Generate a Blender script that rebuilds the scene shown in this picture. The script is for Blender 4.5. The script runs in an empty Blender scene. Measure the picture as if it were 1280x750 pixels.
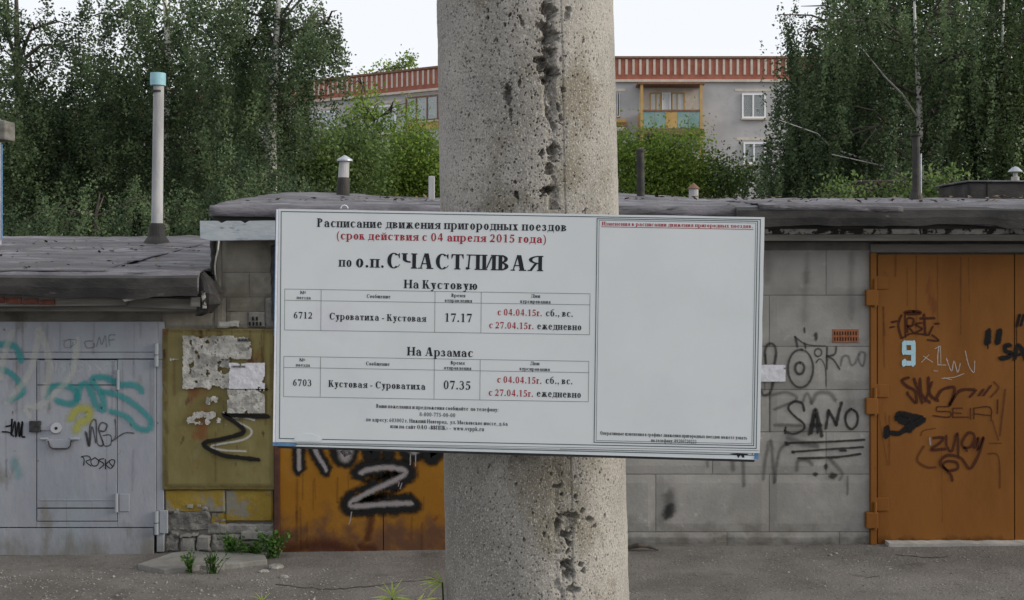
import bpy, math, random
import numpy as np
from mathutils import Matrix, Vector
random.seed(7); rng = np.random.default_rng(7)
S = bpy.context.scene
C = S.collection

# ------------------------------------------------------------------ camera, sky, sun, exposure
CAMH, FOC = 2.47, 1400.0            # metres, focal length in photo pixels (photo is 1280 wide)
HZ = 320.0                           # horizon row in the photo
cam = bpy.data.cameras.new('camera'); cam.sensor_width = 36; cam.lens = FOC / 1280 * 36
cam.shift_y = -(375 - HZ) / 1280; cam.clip_end = 2000; cam.clip_start = 0.05
co = bpy.data.objects.new('camera', cam); C.objects.link(co)
co.location = (0, 0, CAMH); co.rotation_euler = (math.radians(90), 0, 0); S.camera = co

SUN = Vector((0.93, -0.16, 0.36)).normalized()
w = bpy.data.worlds.new('World'); S.world = w; w.use_nodes = True
nt = w.node_tree; nt.nodes.clear()
sky = nt.nodes.new('ShaderNodeTexSky'); sky.sky_type = 'NISHITA'; sky.sun_disc = False
sky.sun_elevation = math.asin(SUN.z); sky.sun_rotation = math.atan2(SUN.x, SUN.y)
sky.air_density = 1.0; sky.dust_density = 2.0
mx = nt.nodes.new('ShaderNodeMix'); mx.data_type = 'RGBA'
mx.inputs['Factor'].default_value = 0.82                # the even cloud cover over the clear sky
mx.inputs['B'].default_value = (10.9, 11.1, 11.5, 1)
bg = nt.nodes.new('ShaderNodeBackground'); bg.inputs['Strength'].default_value = 0.1
wo = nt.nodes.new('ShaderNodeOutputWorld')
nt.links.new(sky.outputs[0], mx.inputs['A']); nt.links.new(mx.outputs['Result'], bg.inputs['Color'])
nt.links.new(bg.outputs[0], wo.inputs['Surface'])
sl = bpy.data.lights.new('sun', 'SUN'); sl.energy = 2.7; sl.angle = math.radians(24); sl.color = (1, .93, .80)
so = bpy.data.objects.new('sun', sl); C.objects.link(so); so.location = (20, -8, 15)
so.rotation_euler = SUN.to_track_quat('Z', 'Y').to_euler()
S.view_settings.view_transform = 'Standard'; S.view_settings.look = 'None'
S.view_settings.exposure = 0.0; S.view_settings.gamma = 1.0
S.render.engine = 'CYCLES'; S.cycles.max_bounces = 6; S.cycles.transparent_max_bounces = 16

# ------------------------------------------------------------------ helpers
def vnoise(x, y, seed=0):
    x = np.asarray(x, float); y = np.asarray(y, float)
    xi = np.floor(x).astype(np.int64); yi = np.floor(y).astype(np.int64)
    fx = x - xi; fy = y - yi; fx = fx*fx*(3-2*fx); fy = fy*fy*(3-2*fy)
    def h(a, b):
        n = (a*374761393 + b*668265263 + seed*1442695041) & 0xffffffff
        n = ((n ^ (n >> 13)) * 1274126177) & 0xffffffff
        return ((n ^ (n >> 16)) & 0xffff) / 65535.0
    return (h(xi, yi)*(1-fx) + h(xi+1, yi)*fx)*(1-fy) + (h(xi, yi+1)*(1-fx) + h(xi+1, yi+1)*fx)*fy
def fbm(x, y, seed=0, o=4):
    a, s, t = 0.5, 0, 0
    for i in range(o):
        s = s + a*vnoise(x, y, seed+i*17); t += a; x = x*2.03+5.1; y = y*2.03+1.7; a *= .5
    return s/t

WO = {}
def finish(o, origin, parent):
    WO[o] = Vector(origin)
    C.objects.link(o); o.location = origin
    if parent is not None:
        o.parent = parent; o.matrix_parent_inverse = Matrix.Translation(-WO[parent])
    return o
def tag(o, label=None, cat=None, group=None, kind=None):
    if label: o['label'] = label
    if cat: o['category'] = cat
    if group: o['group'] = group
    if kind: o['kind'] = kind
    return o
def thing(name, label, cat, loc, group=None):
    return tag(finish(bpy.data.objects.new(name, None), loc, None), label, cat, group)
def obj(name, verts, faces, mat, parent=None, smooth=False, uvs=None, tone=None, bevel=0, origin=None):
    V = np.asarray(verts, float).reshape(-1, 3)
    if origin is None:
        lo, hi = V.min(0), V.max(0); origin = ((lo[0]+hi[0])/2, (lo[1]+hi[1])/2, lo[2])
    V = V - np.array(origin)
    me = bpy.data.meshes.new(name)
    if isinstance(faces, np.ndarray):
        n, k = faces.shape
        me.vertices.add(len(V)); me.vertices.foreach_set('co', V.astype(np.float32).ravel())
        me.loops.add(n*k); me.loops.foreach_set('vertex_index', faces.astype(np.int32).ravel())
        me.polygons.add(n); me.polygons.foreach_set('loop_start', np.arange(0, n*k, k, dtype=np.int32))
        me.update(calc_edges=True)
    else:
        me.from_pydata([tuple(v) for v in V], [], faces); me.update()
    if smooth: me.polygons.foreach_set('use_smooth', np.ones(len(me.polygons), bool))
    if uvs is not None:
        uvl = me.uv_layers.new(name='UVMap'); li = np.empty(len(me.loops), np.int32)
        me.loops.foreach_get('vertex_index', li)
        uvl.data.foreach_set('uv', np.asarray(uvs, np.float32)[li].ravel())
    if tone is not None:
        at = me.attributes.new('tone', 'FLOAT', 'POINT'); at.data.foreach_set('value', np.asarray(tone, np.float32))
    me.materials.append(mat)
    o = bpy.data.objects.new(name, me); finish(o, origin, parent)
    if bevel:
        m = o.modifiers.new('bevel', 'BEVEL'); m.width = bevel; m.segments = 2; m.limit_method = 'ANGLE'
    return o
def dup(o, delta, parent):
    c = o.copy(); C.objects.link(c); WO[c] = WO[o] + Vector(delta)
    c.location = WO[c]; c.parent = parent
    if parent is not None: c.matrix_parent_inverse = Matrix.Translation(-WO[parent])
    return c

class MB:
    def __init__(s): s.v = []; s.f = []; s.uv = []
    def add(s, vs, fs):
        b = len(s.v); s.v += [tuple(map(float, v)) for v in vs]; s.f += [tuple(b+i for i in f) for f in fs]; return s
    def box(s, x0, x1, y0, y1, z0, z1):
        return s.add([(x0,y0,z0),(x1,y0,z0),(x1,y1,z0),(x0,y1,z0),(x0,y0,z1),(x1,y0,z1),(x1,y1,z1),(x0,y1,z1)],
                     [(0,3,2,1),(4,5,6,7),(0,1,5,4),(1,2,6,5),(2,3,7,6),(3,0,4,7)])
    def pbox(s, a, b, c, d, Y, dep):                     # photo rectangle a..c, b..d seen on the plane y = Y
        return s.box(FX(a,Y), FX(c,Y), Y, Y+dep, FZ(d,Y), FZ(b,Y))
    def prism(s, poly, Y, dep):                          # polygon of (x, z), front face at Y
        n = len(poly); vs = [(x,Y,z) for x,z in poly] + [(x,Y+dep,z) for x,z in poly]
        fs = [tuple(range(n)), tuple(range(2*n-1, n-1, -1))] + [(i, n+i, n+(i+1)%n, (i+1)%n) for i in range(n)]
        return s.add(vs, fs)
    def tube(s, path, rad, n=8, cap=True):
        path = [Vector(p) for p in path]; rad = [rad]*len(path) if np.isscalar(rad) else rad
        b = len(s.v); up = None
        for i, p in enumerate(path):
            t = (path[min(i+1, len(path)-1)] - path[max(i-1, 0)]).normalized()
            if up is None: up = t.orthogonal().normalized()
            up = (up - t*up.dot(t)); up = up.normalized() if up.length > 1e-6 else t.orthogonal().normalized()
            sd = t.cross(up)
            for k in range(n):
                a = 2*math.pi*k/n; s.v.append(tuple(p + (up*math.cos(a) + sd*math.sin(a))*rad[i]))
        for i in range(len(path)-1):
            for k in range(n):
                s.f.append((b+i*n+k, b+i*n+(k+1)%n, b+(i+1)*n+(k+1)%n, b+(i+1)*n+k))
        if cap:
            s.f.append(tuple(b+k for k in range(n))[::-1]); s.f.append(tuple(b+(len(path)-1)*n+k for k in range(n)))
        return s
    def lathe(s, cx, cy, prof, n=24, lean=(0, 0)):       # prof: (radius, z)
        z0 = prof[0][1]
        return s.tube_raw([(cx+lean[0]*(z-z0), cy+lean[1]*(z-z0), z, r) for r, z in prof], n)
    def tube_raw(s, rings, n):
        b = len(s.v)
        for cx, cy, z, r in rings:
            for k in range(n):
                a = 2*math.pi*k/n; s.v.append((cx+r*math.cos(a), cy+r*math.sin(a), z))
        for i in range(len(rings)-1):
            for k in range(n): s.f.append((b+i*n+k, b+i*n+(k+1)%n, b+(i+1)*n+(k+1)%n, b+(i+1)*n+k))
        s.f.append(tuple(b+k for k in range(n))[::-1]); s.f.append(tuple(b+(len(rings)-1)*n+k for k in range(n)))
        return s
    def build(s, name, mat, parent=None, **k):
        return obj(name, s.v, s.f, mat, parent, **k)
F = 9.33                                                  # distance of the garage fronts
def FX(px, Y=F): return (px-640)/FOC*Y
def FZ(py, Y=F): return CAMH-(py-HZ)/FOC*Y
def PT(px, py, Y): return (FX(px,Y), Y, FZ(py,Y))

# ------------------------------------------------------------------ materials
def lin(c):
    return tuple(((v/255)/12.92 if v/255 <= .04045 else ((v/255+.055)/1.055)**2.4) for v in c) + (1,)
def mat(name, col, col2=None, scale=3, rough=.85, bump=.2, bscale=None, stretch=(1,1,1), metal=0, detail=6,
        spots=None, lohi=(.35,.65), extra=None, bdist=.01, spec=.3):
    """col/col2 linear rgb mixed by noise; spots=(rgb, scale, lo, hi) a second patchy layer; extra=(rgb, z0, z1, amount) rises from the ground"""
    m = bpy.data.materials.new(name); m.use_nodes = True; n = m.node_tree; N = n.nodes; L = n.links
    bs = N['Principled BSDF']; bs.inputs['Roughness'].default_value = rough; bs.inputs['Metallic'].default_value = metal
    bs.inputs['Specular IOR Level'].default_value = spec
    geo = N.new('ShaderNodeNewGeometry'); mp = N.new('ShaderNodeMapping'); mp.inputs['Scale'].default_value = stretch
    L.new(geo.outputs['Position'], mp.inputs['Vector'])
    def noise(sc, det=detail, seed=0.):
        t = N.new('ShaderNodeTexNoise'); t.inputs['Scale'].default_value = sc; t.inputs['Detail'].default_value = det
        t.inputs['Roughness'].default_value = .62
        ad = N.new('ShaderNodeVectorMath'); ad.operation = 'ADD'; ad.inputs[1].default_value = (seed, seed*1.7, seed*.6)
        L.new(mp.outputs[0], ad.inputs[0]); L.new(ad.outputs[0], t.inputs['Vector']); return t.outputs['Fac']
    def rng_(s, lo, hi, a=0., b=1.):
        r = N.new('ShaderNodeMapRange'); r.interpolation_type = 'SMOOTHSTEP'
        for k, v in zip(('From Min','From Max','To Min','To Max'), (lo, hi, a, b)): r.inputs[k].default_value = v
        L.new(s, r.inputs['Value']); return r.outputs[0]
    def mix(f, a, b):
        x = N.new('ShaderNodeMix'); x.data_type = 'RGBA'
        if isinstance(f, float): x.inputs['Factor'].default_value = f
        else: L.new(f, x.inputs['Factor'])
        for s_, v in (('A', a), ('B', b)):
            if isinstance(v, tuple): x.inputs[s_].default_value = (*v[:3], 1)
            else: L.new(v, x.inputs[s_])
        return x.outputs['Result']
    c = tuple(col[:3]) if col2 is None else mix(rng_(noise(scale), *lohi), tuple(col), tuple(col2))
    if spots:
        for k, sp in enumerate(spots if isinstance(spots, list) else [spots]):
            c = mix(rng_(noise(sp[1], 8, 11.+k*7), sp[2], sp[3]), c, tuple(sp[0]))
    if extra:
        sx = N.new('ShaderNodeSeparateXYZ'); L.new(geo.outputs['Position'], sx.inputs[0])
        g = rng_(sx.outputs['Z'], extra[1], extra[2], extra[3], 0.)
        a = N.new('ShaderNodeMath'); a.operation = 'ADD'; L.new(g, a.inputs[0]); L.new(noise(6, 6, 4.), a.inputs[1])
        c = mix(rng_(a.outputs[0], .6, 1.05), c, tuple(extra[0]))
    if isinstance(c, tuple): bs.inputs['Base Color'].default_value = (*c, 1)
    else: L.new(c, bs.inputs['Base Color'])
    if bump:
        bp = N.new('ShaderNodeBump'); bp.inputs['Strength'].default_value = bump; bp.inputs['Distance'].default_value = bdist
        L.new(noise(bscale or scale*6, 8, 3.), bp.inputs['Height']); L.new(bp.outputs[0], bs.inputs['Normal'])
    return m
def paint(name, col, alpha=.9, soft=.5, grain=.5):
    """spray paint: covers the middle of a stroke, thins out to its edges"""
    m = bpy.data.materials.new(name); m.use_nodes = True; n = m.node_tree; N = n.nodes; L = n.links
    bs = N['Principled BSDF']; bs.inputs['Base Color'].default_value = (*col[:3], 1); bs.inputs['Roughness'].default_value = .8; bs.inputs['Specular IOR Level'].default_value = .12
    uv = N.new('ShaderNodeUVMap'); uv.uv_map = 'UVMap'; sx = N.new('ShaderNodeSeparateXYZ'); L.new(uv.outputs[0], sx.inputs[0])
    geo = N.new('ShaderNodeNewGeometry')
    t = N.new('ShaderNodeTexNoise'); t.inputs['Scale'].default_value = 35; t.inputs['Detail'].default_value = 5
    L.new(geo.outputs['Position'], t.inputs['Vector'])
    a = N.new('ShaderNodeMath'); a.operation = 'MULTIPLY_ADD'; L.new(t.outputs['Fac'], a.inputs[0]); a.inputs[1].default_value = grain; L.new(sx.outputs['X'], a.inputs[2])
    r = N.new('ShaderNodeMapRange'); r.interpolation_type = 'SMOOTHSTEP'
    for k, v in zip(('From Min','From Max','To Min','To Max'), (1-soft+grain*.3, 1+grain*.5, alpha, 0)): r.inputs[k].default_value = v
    L.new(a.outputs[0], r.inputs['Value'])
    L.new(r.outputs[0], bs.inputs['Alpha'])
    return m
def leafmat(name, dark, light, trans=.35):
    m = bpy.data.materials.new(name); m.use_nodes = True; n = m.node_tree; N = n.nodes; L = n.links
    N.remove(N['Principled BSDF']); out = N['Material Output']
    at = N.new('ShaderNodeAttribute'); at.attribute_name = 'tone'
    x = N.new('ShaderNodeMix'); x.data_type = 'RGBA'; x.inputs['A'].default_value = (*dark, 1); x.inputs['B'].default_value = (*light, 1)
    L.new(at.outputs['Fac'], x.inputs['Factor'])
    d = N.new('ShaderNodeBsdfPrincipled'); d.inputs['Roughness'].default_value = .55; d.inputs['Specular IOR Level'].default_value = .3
    t = N.new('ShaderNodeBsdfTranslucent'); ms = N.new('ShaderNodeMixShader'); ms.inputs[0].default_value = trans
    L.new(x.outputs['Result'], d.inputs['Base Color']); L.new(x.outputs['Result'], t.inputs['Color'])
    L.new(d.outputs[0], ms.inputs[1]); L.new(t.outputs[0], ms.inputs[2]); L.new(ms.outputs[0], out.inputs['Surface'])
    return m
M = {}
M['asphalt'] = mat('asphalt', (.115,.106,.098), (.175,.163,.152), 1.3, .95, .9, 45, spots=[((.30,.29,.27), 38, .60, .68), ((.055,.052,.048), 26, .60, .68), ((.07,.066,.06), 2.2, .58, .76)], bdist=.02)
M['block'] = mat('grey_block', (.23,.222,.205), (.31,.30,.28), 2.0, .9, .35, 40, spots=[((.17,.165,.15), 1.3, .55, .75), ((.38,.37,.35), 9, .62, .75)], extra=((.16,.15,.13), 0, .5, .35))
M['mortar'] = mat('mortar', (.12,.115,.105), (.17,.16,.15), 6, .95, .3, 50)
M['render_wall'] = mat('dirty_grey_wall', (.15,.14,.115), (.24,.225,.19), 3, .9, .4, 40, spots=((.09,.085,.06), 2.5, .55, .7))
M['plinth'] = mat('crumbling_plinth', (.13,.125,.115), (.22,.215,.2), 5, .95, .8, 30, spots=[((.32,.31,.29), 9, .62, .7), ((.06,.058,.052), 5, .56, .66)], bdist=.02)
M['yellow_plinth'] = mat('yellow_paint_on_concrete', (.20,.135,.02), (.24,.17,.03), 4, .85, .5, 30, spots=[((.17,.16,.13), 4.2, .50, .58), ((.10,.095,.08), 8, .6, .68)])
M['olive'] = mat('olive_metal', (.135,.112,.038), (.175,.150,.060), 3, .7, .3, 20, stretch=(1,1,.5), spots=[((.14,.062,.02), 4, .54, .68), ((.075,.038,.018), 9, .60, .70), ((.19,.17,.09), 3, .58, .7)])
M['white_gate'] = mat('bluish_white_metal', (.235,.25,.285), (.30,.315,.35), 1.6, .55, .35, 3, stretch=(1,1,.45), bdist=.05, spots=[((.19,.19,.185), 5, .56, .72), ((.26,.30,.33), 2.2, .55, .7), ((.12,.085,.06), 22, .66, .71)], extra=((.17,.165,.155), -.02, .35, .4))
M['gate_line'] = mat('dark_gap', (.02,.02,.02))
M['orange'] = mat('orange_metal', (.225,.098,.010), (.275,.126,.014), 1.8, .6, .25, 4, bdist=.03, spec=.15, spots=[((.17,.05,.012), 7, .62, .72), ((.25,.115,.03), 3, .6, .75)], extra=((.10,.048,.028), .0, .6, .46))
M['orange2'] = mat('orange_brown_metal', (.165,.064,.013), (.205,.083,.018), 2.2, .6, .25, 5, spec=.15, spots=[((.15,.05,.013), 5, .60, .74), ((.10,.035,.012), 14, .68, .76)], stretch=(1,1,.35), bdist=.02)
M['maroon'] = mat('rusty_dark_frame', (.05,.022,.018), (.09,.035,.02), 8, .8, .4, 40)
M['bitumen'] = mat('roofing_felt', (.050,.047,.052), (.165,.158,.178), 4.2, .6, .7, 24, stretch=(.45,1.8,1.8), spots=[((.27,.265,.30), 5, .54, .7), ((.06,.057,.062), 1.1, .46, .66), ((.03,.029,.03), 8, .58, .68)], spec=.4, bdist=.03)
M['bitumen_dark'] = mat('dark_edge', (.02,.019,.019), (.05,.047,.045), 5, .7, .6, 40, stretch=(.5,1,1), spots=((.10,.095,.09), 7, .64, .72))
M['fascia'] = mat('weathered_board', (.10,.095,.085), (.17,.165,.15), 5, .85, .3, 30, stretch=(.3,1,3))
M['palebeam'] = mat('peeling_pale_paint', (.30,.34,.38), (.42,.46,.48), 4, .7, .4, 30, stretch=(.5,1,1.5), spots=[((.16,.2,.24), 6, .55, .66), ((.2,.13,.08), 11, .66, .72)])
M['ragged'] = mat('ragged_whitewash', (.28,.27,.25), (.42,.41,.38), 8, .9, .5, 40, spots=((.03,.028,.025), 11, .5, .55))
M['redbrick'] = mat('red_brick', (.09,.03,.022), (.15,.055,.04), 14, .9, .5, 60)
M['concrete'] = mat('pole_concrete', (.27,.255,.235), (.37,.35,.32), 5, .92, .9, 300, detail=8, stretch=(1,1,.7), spots=[((.185,.175,.155), 2.0, .46, .66), ((.20,.18,.14), 6, .54, .68), ((.16,.15,.135), 260, .50, .66), ((.50,.485,.45), 330, .52, .68), ((.07,.065,.055), 120, .665, .70)], bdist=.003)
M['crack'] = mat('dark_crack', (.035,.032,.028), (.07,.065,.058), 9, 1, .3, 60)
M['litter'] = mat('dead_leaf', (.05,.035,.02), (.20,.15,.09), 14, .9, 0)
M['slab'] = mat('concrete_slab', (.17,.165,.155), (.24,.235,.22), 4, .95, .5, 40)
M['stone'] = mat('pale_stone', (.17,.16,.145), (.34,.33,.305), 12, .95, .4, 50)
M['threshold'] = mat('pale_threshold', (.27,.265,.25), (.38,.37,.345), 5, .9, .4, 40)
M['sheet'] = mat('printed_sheet', (.62,.655,.665), (.66,.69,.70), 6, .38, .04, 6, spots=((.60,.59,.66), 4, .58, .75), spec=.45)
M['sheet_old'] = mat('older_sheet', (.60,.64,.66), (.68,.72,.74), 9, .4, .05, 8, spec=.4)
M['ink'] = mat('black_ink', (.012,.013,.02), rough=.5, bump=0)
M['redink'] = mat('red_ink', (.33,.015,.03), rough=.5, bump=0)
M['line'] = mat('grey_rule', (.055,.085,.10), rough=.5, bump=0)
M['thinline'] = mat('thin_rule', (.13,.15,.16), rough=.5, bump=0)
M['ghost'] = mat('ghost_print', (.618,.645,.655), rough=.4, bump=0)
M['blue'] = mat('blue_film', (.06,.17,.36), (.14,.28,.45), 30, .45, .1, 40)
M['board_back'] = mat('dark_backing', (.03,.032,.035), (.05,.05,.052), 20, .7, .2, 40)
M['tear'] = mat('white_foam', (.75,.76,.82), (.8,.82,.86), 40, .5, .2, 60)
M['paper'] = mat('torn_paper', (.30,.29,.27), (.46,.45,.42), 16, .85, .7, 40, spots=[((.17,.155,.11), 19, .58, .68), ((.22,.215,.20), 9, .5, .6), ((.09,.085,.08), 60, .60, .68)])
M['paper_white'] = mat('white_paper', (.50,.50,.54), (.60,.60,.64), 14, .8, .3, 30, spots=((.35,.34,.34), 45, .66, .72))
M['pipe'] = mat('asbestos_pipe', (.27,.27,.28), (.40,.40,.41), 5, .85, .3, 40, stretch=(1,1,.3), spots=((.10,.08,.06), 8, .66, .74))
M['pale_blue'] = mat('pale_blue_cap', (.20,.40,.48), (.27,.46,.52), 9, .5, .1, 30)
M['iron'] = mat('dark_iron', (.025,.024,.023), (.05,.045,.04), 9, .7, .3, 40)
M['zinc'] = mat('grey_zinc', (.30,.32,.36), (.42,.44,.48), 9, .45, .15, 30, metal=.3)
M['padlock'] = mat('padlock_case', (.018,.018,.02), (.04,.04,.042), 30, .5, .1, 40)
M['cable'] = mat('white_cable', (.45,.45,.42), rough=.6, bump=0)
M['vent'] = mat('clay_vent', (.24,.085,.04), (.30,.12,.06), 20, .9, .4, 60)
M['black'] = mat('dark_hole', (.008,.007,.006), bump=0)
M['bark'] = mat('dark_bark', (.05,.042,.035), (.09,.078,.065), 8, .95, .6, 30)
M['birch'] = mat('birch_bark', (.50,.49,.46), (.60,.59,.56), 3, .8, .3, 20, stretch=(1,1,2.5), spots=((.04,.038,.035), 3.4, .56, .61))
M['flat_brick'] = mat('parapet_red_brick', (.27,.095,.065), (.34,.13,.09), 2.5, .9, .1, 8)
M['flat_stripe'] = mat('pale_brick_strip', (.48,.42,.36), (.56,.50,.44), 3, .9, .1, 8)
M['flat_grey'] = mat('grey_silicate_brick', (.36,.355,.36), (.43,.425,.43), .7, .9, .1, 6, spots=((.30,.29,.28), 1.1, .6, .75))
M['flat_white'] = mat('white_window_frame', (.75,.76,.78), rough=.5, bump=0)
M['flat_orange'] = mat('ochre_panel', (.42,.26,.09), (.48,.32,.12), 2, .7, .1, 9)
M['flat_teal'] = mat('turquoise_panel', (.17,.28,.28), (.24,.34,.32), 2, .7, .1, 9)
M['flat_brown'] = mat('brown_wood', (.16,.09,.06), (.22,.12,.08), 5, .8, .1, 9)
M['curtain'] = mat('net_curtain', (.55,.58,.58), (.70,.72,.72), 4, .9, .2, 9, stretch=(4,4,.3))
M['interior'] = mat('dark_room', (.03,.035,.04), (.07,.08,.08), 2, .9, 0)
g = bpy.data.materials.new('window_glass'); g.use_nodes = True
b = g.node_tree.nodes['Principled BSDF']; b.inputs['Roughness'].default_value = .05; b.inputs['Transmission Weight'].default_value = .85
b.inputs['Base Color'].default_value = (.85,.9,.9,1); M['glass'] = g
M['leaf_birch'] = leafmat('birch_leaf', (.024,.046,.022), (.15,.21,.095), .45)
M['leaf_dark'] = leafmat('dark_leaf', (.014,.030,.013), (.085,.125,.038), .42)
M['leaf_green'] = leafmat('shrub_leaf', (.10,.165,.028), (.30,.42,.08), .48)
M['leaf_mid'] = leafmat('mid_leaf', (.05,.088,.028), (.18,.26,.075), .42)
M['leaf_weed'] = leafmat('weed_leaf', (.04,.10,.02), (.10,.20,.04), .4)
M['leaf_bright'] = leafmat('yellow_green_leaf', (.30,.42,.05), (.62,.70,.22), .45)

# ------------------------------------------------------------------ ground
def gz(x, y):
    x = np.asarray(x, float); y = np.asarray(y, float)
    z = -0.029 + (np.clip(x, -9, 9)+4.27)*(0.1/7.27)
    e = np.clip((6.2-y)/2.7, 0, 1); e = e*e*(3-2*e)
    z = z + e*0.9
    near = np.clip((F-y)/.5, 0, 1)*np.clip((14-y)/3, 0, 1)
    z = z + near*((fbm(x*1.1, y*1.1, 3)-.5)*.05 + (fbm(x*6, y*6, 5)-.5)*.012)
    z = np.where(y > F+.5, z-.05, z)
    return z
xs = np.unique(np.concatenate([np.linspace(-600,-12,14), np.linspace(-12,12,320), np.linspace(12,600,14)]))
ys = np.unique(np.concatenate([np.linspace(-60,2,8), np.linspace(2,9.9,170), np.linspace(9.9,40,12), np.linspace(40,1500,12)]))
gx, gy = np.meshgrid(xs, ys); gzz = gz(gx, gy)
V = np.stack([gx, gy, gzz], -1).reshape(-1,3); nx = len(xs); ny = len(ys)
i, j = np.meshgrid(np.arange(nx-1), np.arange(ny-1)); a = (j*nx+i).ravel()
tag(obj('ground', V, np.stack([a, a+1, a+1+nx, a+nx], -1), M['asphalt'], smooth=True, origin=(0,0,0)), kind='structure')

# loose gravel, one mass
def pebbles(name, spots, mat_, label):
    base = np.array([(1,0,0),(0,1,0),(-1,0,0),(0,-1,0),(0,0,.7),(0,0,-.5)])
    fc = np.array([(0,1,4),(1,2,4),(2,3,4),(3,0,4),(1,0,5),(2,1,5),(3,2,5),(0,3,5)])
    Vs, Fs = [], []
    for k, (x, y, r) in enumerate(spots):
        b_ = base*(1+rng.normal(0,.25,(6,3)))*r; an = rng.uniform(0,6.28); c_, s_ = math.cos(an), math.sin(an)
        b_ = np.stack([b_[:,0]*c_-b_[:,1]*s_, b_[:,0]*s_+b_[:,1]*c_, b_[:,2]], -1)
        Vs.append(b_+np.array([x, y, float(gz(x,y))+r*.15])); Fs.append(fc+6*k)
    return tag(obj(name, np.concatenate(Vs), np.concatenate(Fs), mat_), label, 'gravel', kind='stuff')
sp = []
while len(sp) < 1900:
    px, Y = rng.uniform(-30, 1310), rng.uniform(6.8, 9.25)
    d = fbm(px/90, Y*2.0, 9)
    wgt = (1.0 if px < 420 else .28)*(d > .42)*(1 if Y < 8.9 else .35)
    if rng.random() < wgt: sp.append((FX(px,Y), Y, rng.uniform(.003,.010)*(1 if rng.random() < .93 else 1.9)))
pebbles('gravel', sp, M['stone'], 'pale chips of loose gravel strewn over the worn asphalt')

# rough (irregular) masonry piece: photo rectangle on plane Y, grid front face with noise, closed sides
def rough_piece(name, a, b, c, d, Y, dep, amp, m, parent, seed=0, cell=.02, jag=.006, smooth=True):
    x0, x1, z0, z1 = FX(a,Y), FX(c,Y), FZ(d,Y), FZ(b,Y)
    n1 = max(3, int((x1-x0)/cell)); n2 = max(3, int((z1-z0)/cell))
    u, v = np.meshgrid(np.linspace(0,1,n1+1), np.linspace(0,1,n2+1))
    X = x0+(x1-x0)*u; Z = z0+(z1-z0)*v
    eu = (np.minimum(u,1-u)*(x1-x0) < cell*.6); ev = (np.minimum(v,1-v)*(z1-z0) < cell*.6)
    X = X + eu*(fbm(Z*20, X*0+seed, seed)-.5)*2*jag; Z = Z + ev*(fbm(X*20, Z*0+seed+9, seed+1)-.5)*2*jag
    yy = Y + (fbm(X*9+seed, Z*9, seed)-.35)*amp*2 + (eu|ev)*min(.01, dep*.3)
    yy = np.minimum(yy, Y+dep*.8)
    Vf = np.stack([X, yy, Z], -1).reshape(-1,3); W_ = n1+1
    fs = [(r*W_+q, r*W_+q+1, (r+1)*W_+q+1, (r+1)*W_+q) for r in range(n2) for q in range(n1)]
    ring = [q for q in range(n1+1)] + [r*W_+n1 for r in range(1,n2+1)] + [n2*W_+q for q in range(n1-1,-1,-1)] + [r*W_ for r in range(n2-1,0,-1)]
    bb = len(Vf); Vb = [(Vf[q][0], Y+dep, Vf[q][2]) for q in ring]; R = len(ring)
    fs += [(ring[q], bb+q, bb+(q+1)%R, ring[(q+1)%R]) for q in range(R)]
    return obj(name, np.concatenate([Vf, np.array(Vb)]), fs, m, parent, smooth=False)

# spray-paint strokes lying on a wall plane
def smooth_path(p, n=6):
    if len(p) < 3: return p
    q = [p[0]]+list(p)+[p[-1]]; out = []
    for i in range(1, len(q)-2):
        P0,P1,P2,P3 = map(np.array, q[i-1:i+3])
        for t in np.linspace(0,1,n,endpoint=False):
            out.append(tuple(.5*((2*P1)+(-P0+P2)*t+(2*P0-5*P1+4*P2-P3)*t*t+(-P0+3*P1-3*P2+P3)*t**3)))
    out.append(tuple(p[-1])); return out
def strokes(name, lst, mt, parent, Y=F, off=.003, conv=None, label=None, rise=1e-4):
    vs, fs, uv = [], [], []
    for si, (pts, wd) in enumerate(lst):
        if conv: pts = [(conv[0]+x/conv[2], conv[1]+y/conv[2]) for x, y in pts]; wd = wd/conv[2]
        p = np.array(smooth_path(pts)); yy = Y-off-rise*si; h0_ = wd/2*1.62
        if len(p) == 1: p = np.array([p[0], p[0]+.5])
        t = np.gradient(p, axis=0); t /= np.linalg.norm(t, axis=1)[:,None]+1e-9
        p = np.concatenate([[p[0]-t[0]*h0_*.9], p, [p[-1]+t[-1]*h0_*.9]]); t = np.concatenate([[t[0]], t, [t[-1]]])
        nrm = np.stack([-t[:,1], t[:,0]], -1); b = len(vs); K = len(p)
        for k in range(K):
            h = h0_*(.78+.44*float(fbm(p[k][0]/5., p[k][1]/5., si+3)))
            endu = 1.0 if k in (0, K-1) else 0.0
            for s_, u_ in ((-1,1.0),(0,endu),(1,1.0)):
                q = p[k]+nrm[k]*h*s_*(.55 if endu else 1); vs.append((FX(q[0],yy), yy, FZ(q[1],yy))); uv.append((u_, k/K))
        for k in range(K-1):
            a_ = b+3*k; fs += [(a_,a_+3,a_+4,a_+1),(a_+1,a_+4,a_+5,a_+2)]
    o = obj(name, vs, fs, mt, parent, uvs=uv)
    if label: o['label'] = label
    return o
M['p_black'] = paint('black_spray', (.012,.012,.013), .97, .35)
M['p_black_soft'] = paint('soft_black_spray', (.012,.012,.012), .97, .42)
M['p_sano'] = paint('worn_black_spray', (.022,.022,.022), .84, .62, .6)
M['p_grey'] = paint('thin_grey_spray', (.05,.05,.05), .42, .9)
M['p_mid'] = paint('dark_grey_spray', (.03,.03,.03), .75, .8)
M['p_white'] = paint('white_spray', (.30,.27,.275), .8, .75)
M['p_cream'] = paint('thin_cream_spray', (.52,.53,.48), .36, .75)
M['p_teal'] = paint('teal_spray', (.025,.26,.27), .62, .6)
M['p_tealthin'] = paint('thin_teal_spray', (.05,.32,.34), .28, .9)
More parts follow.
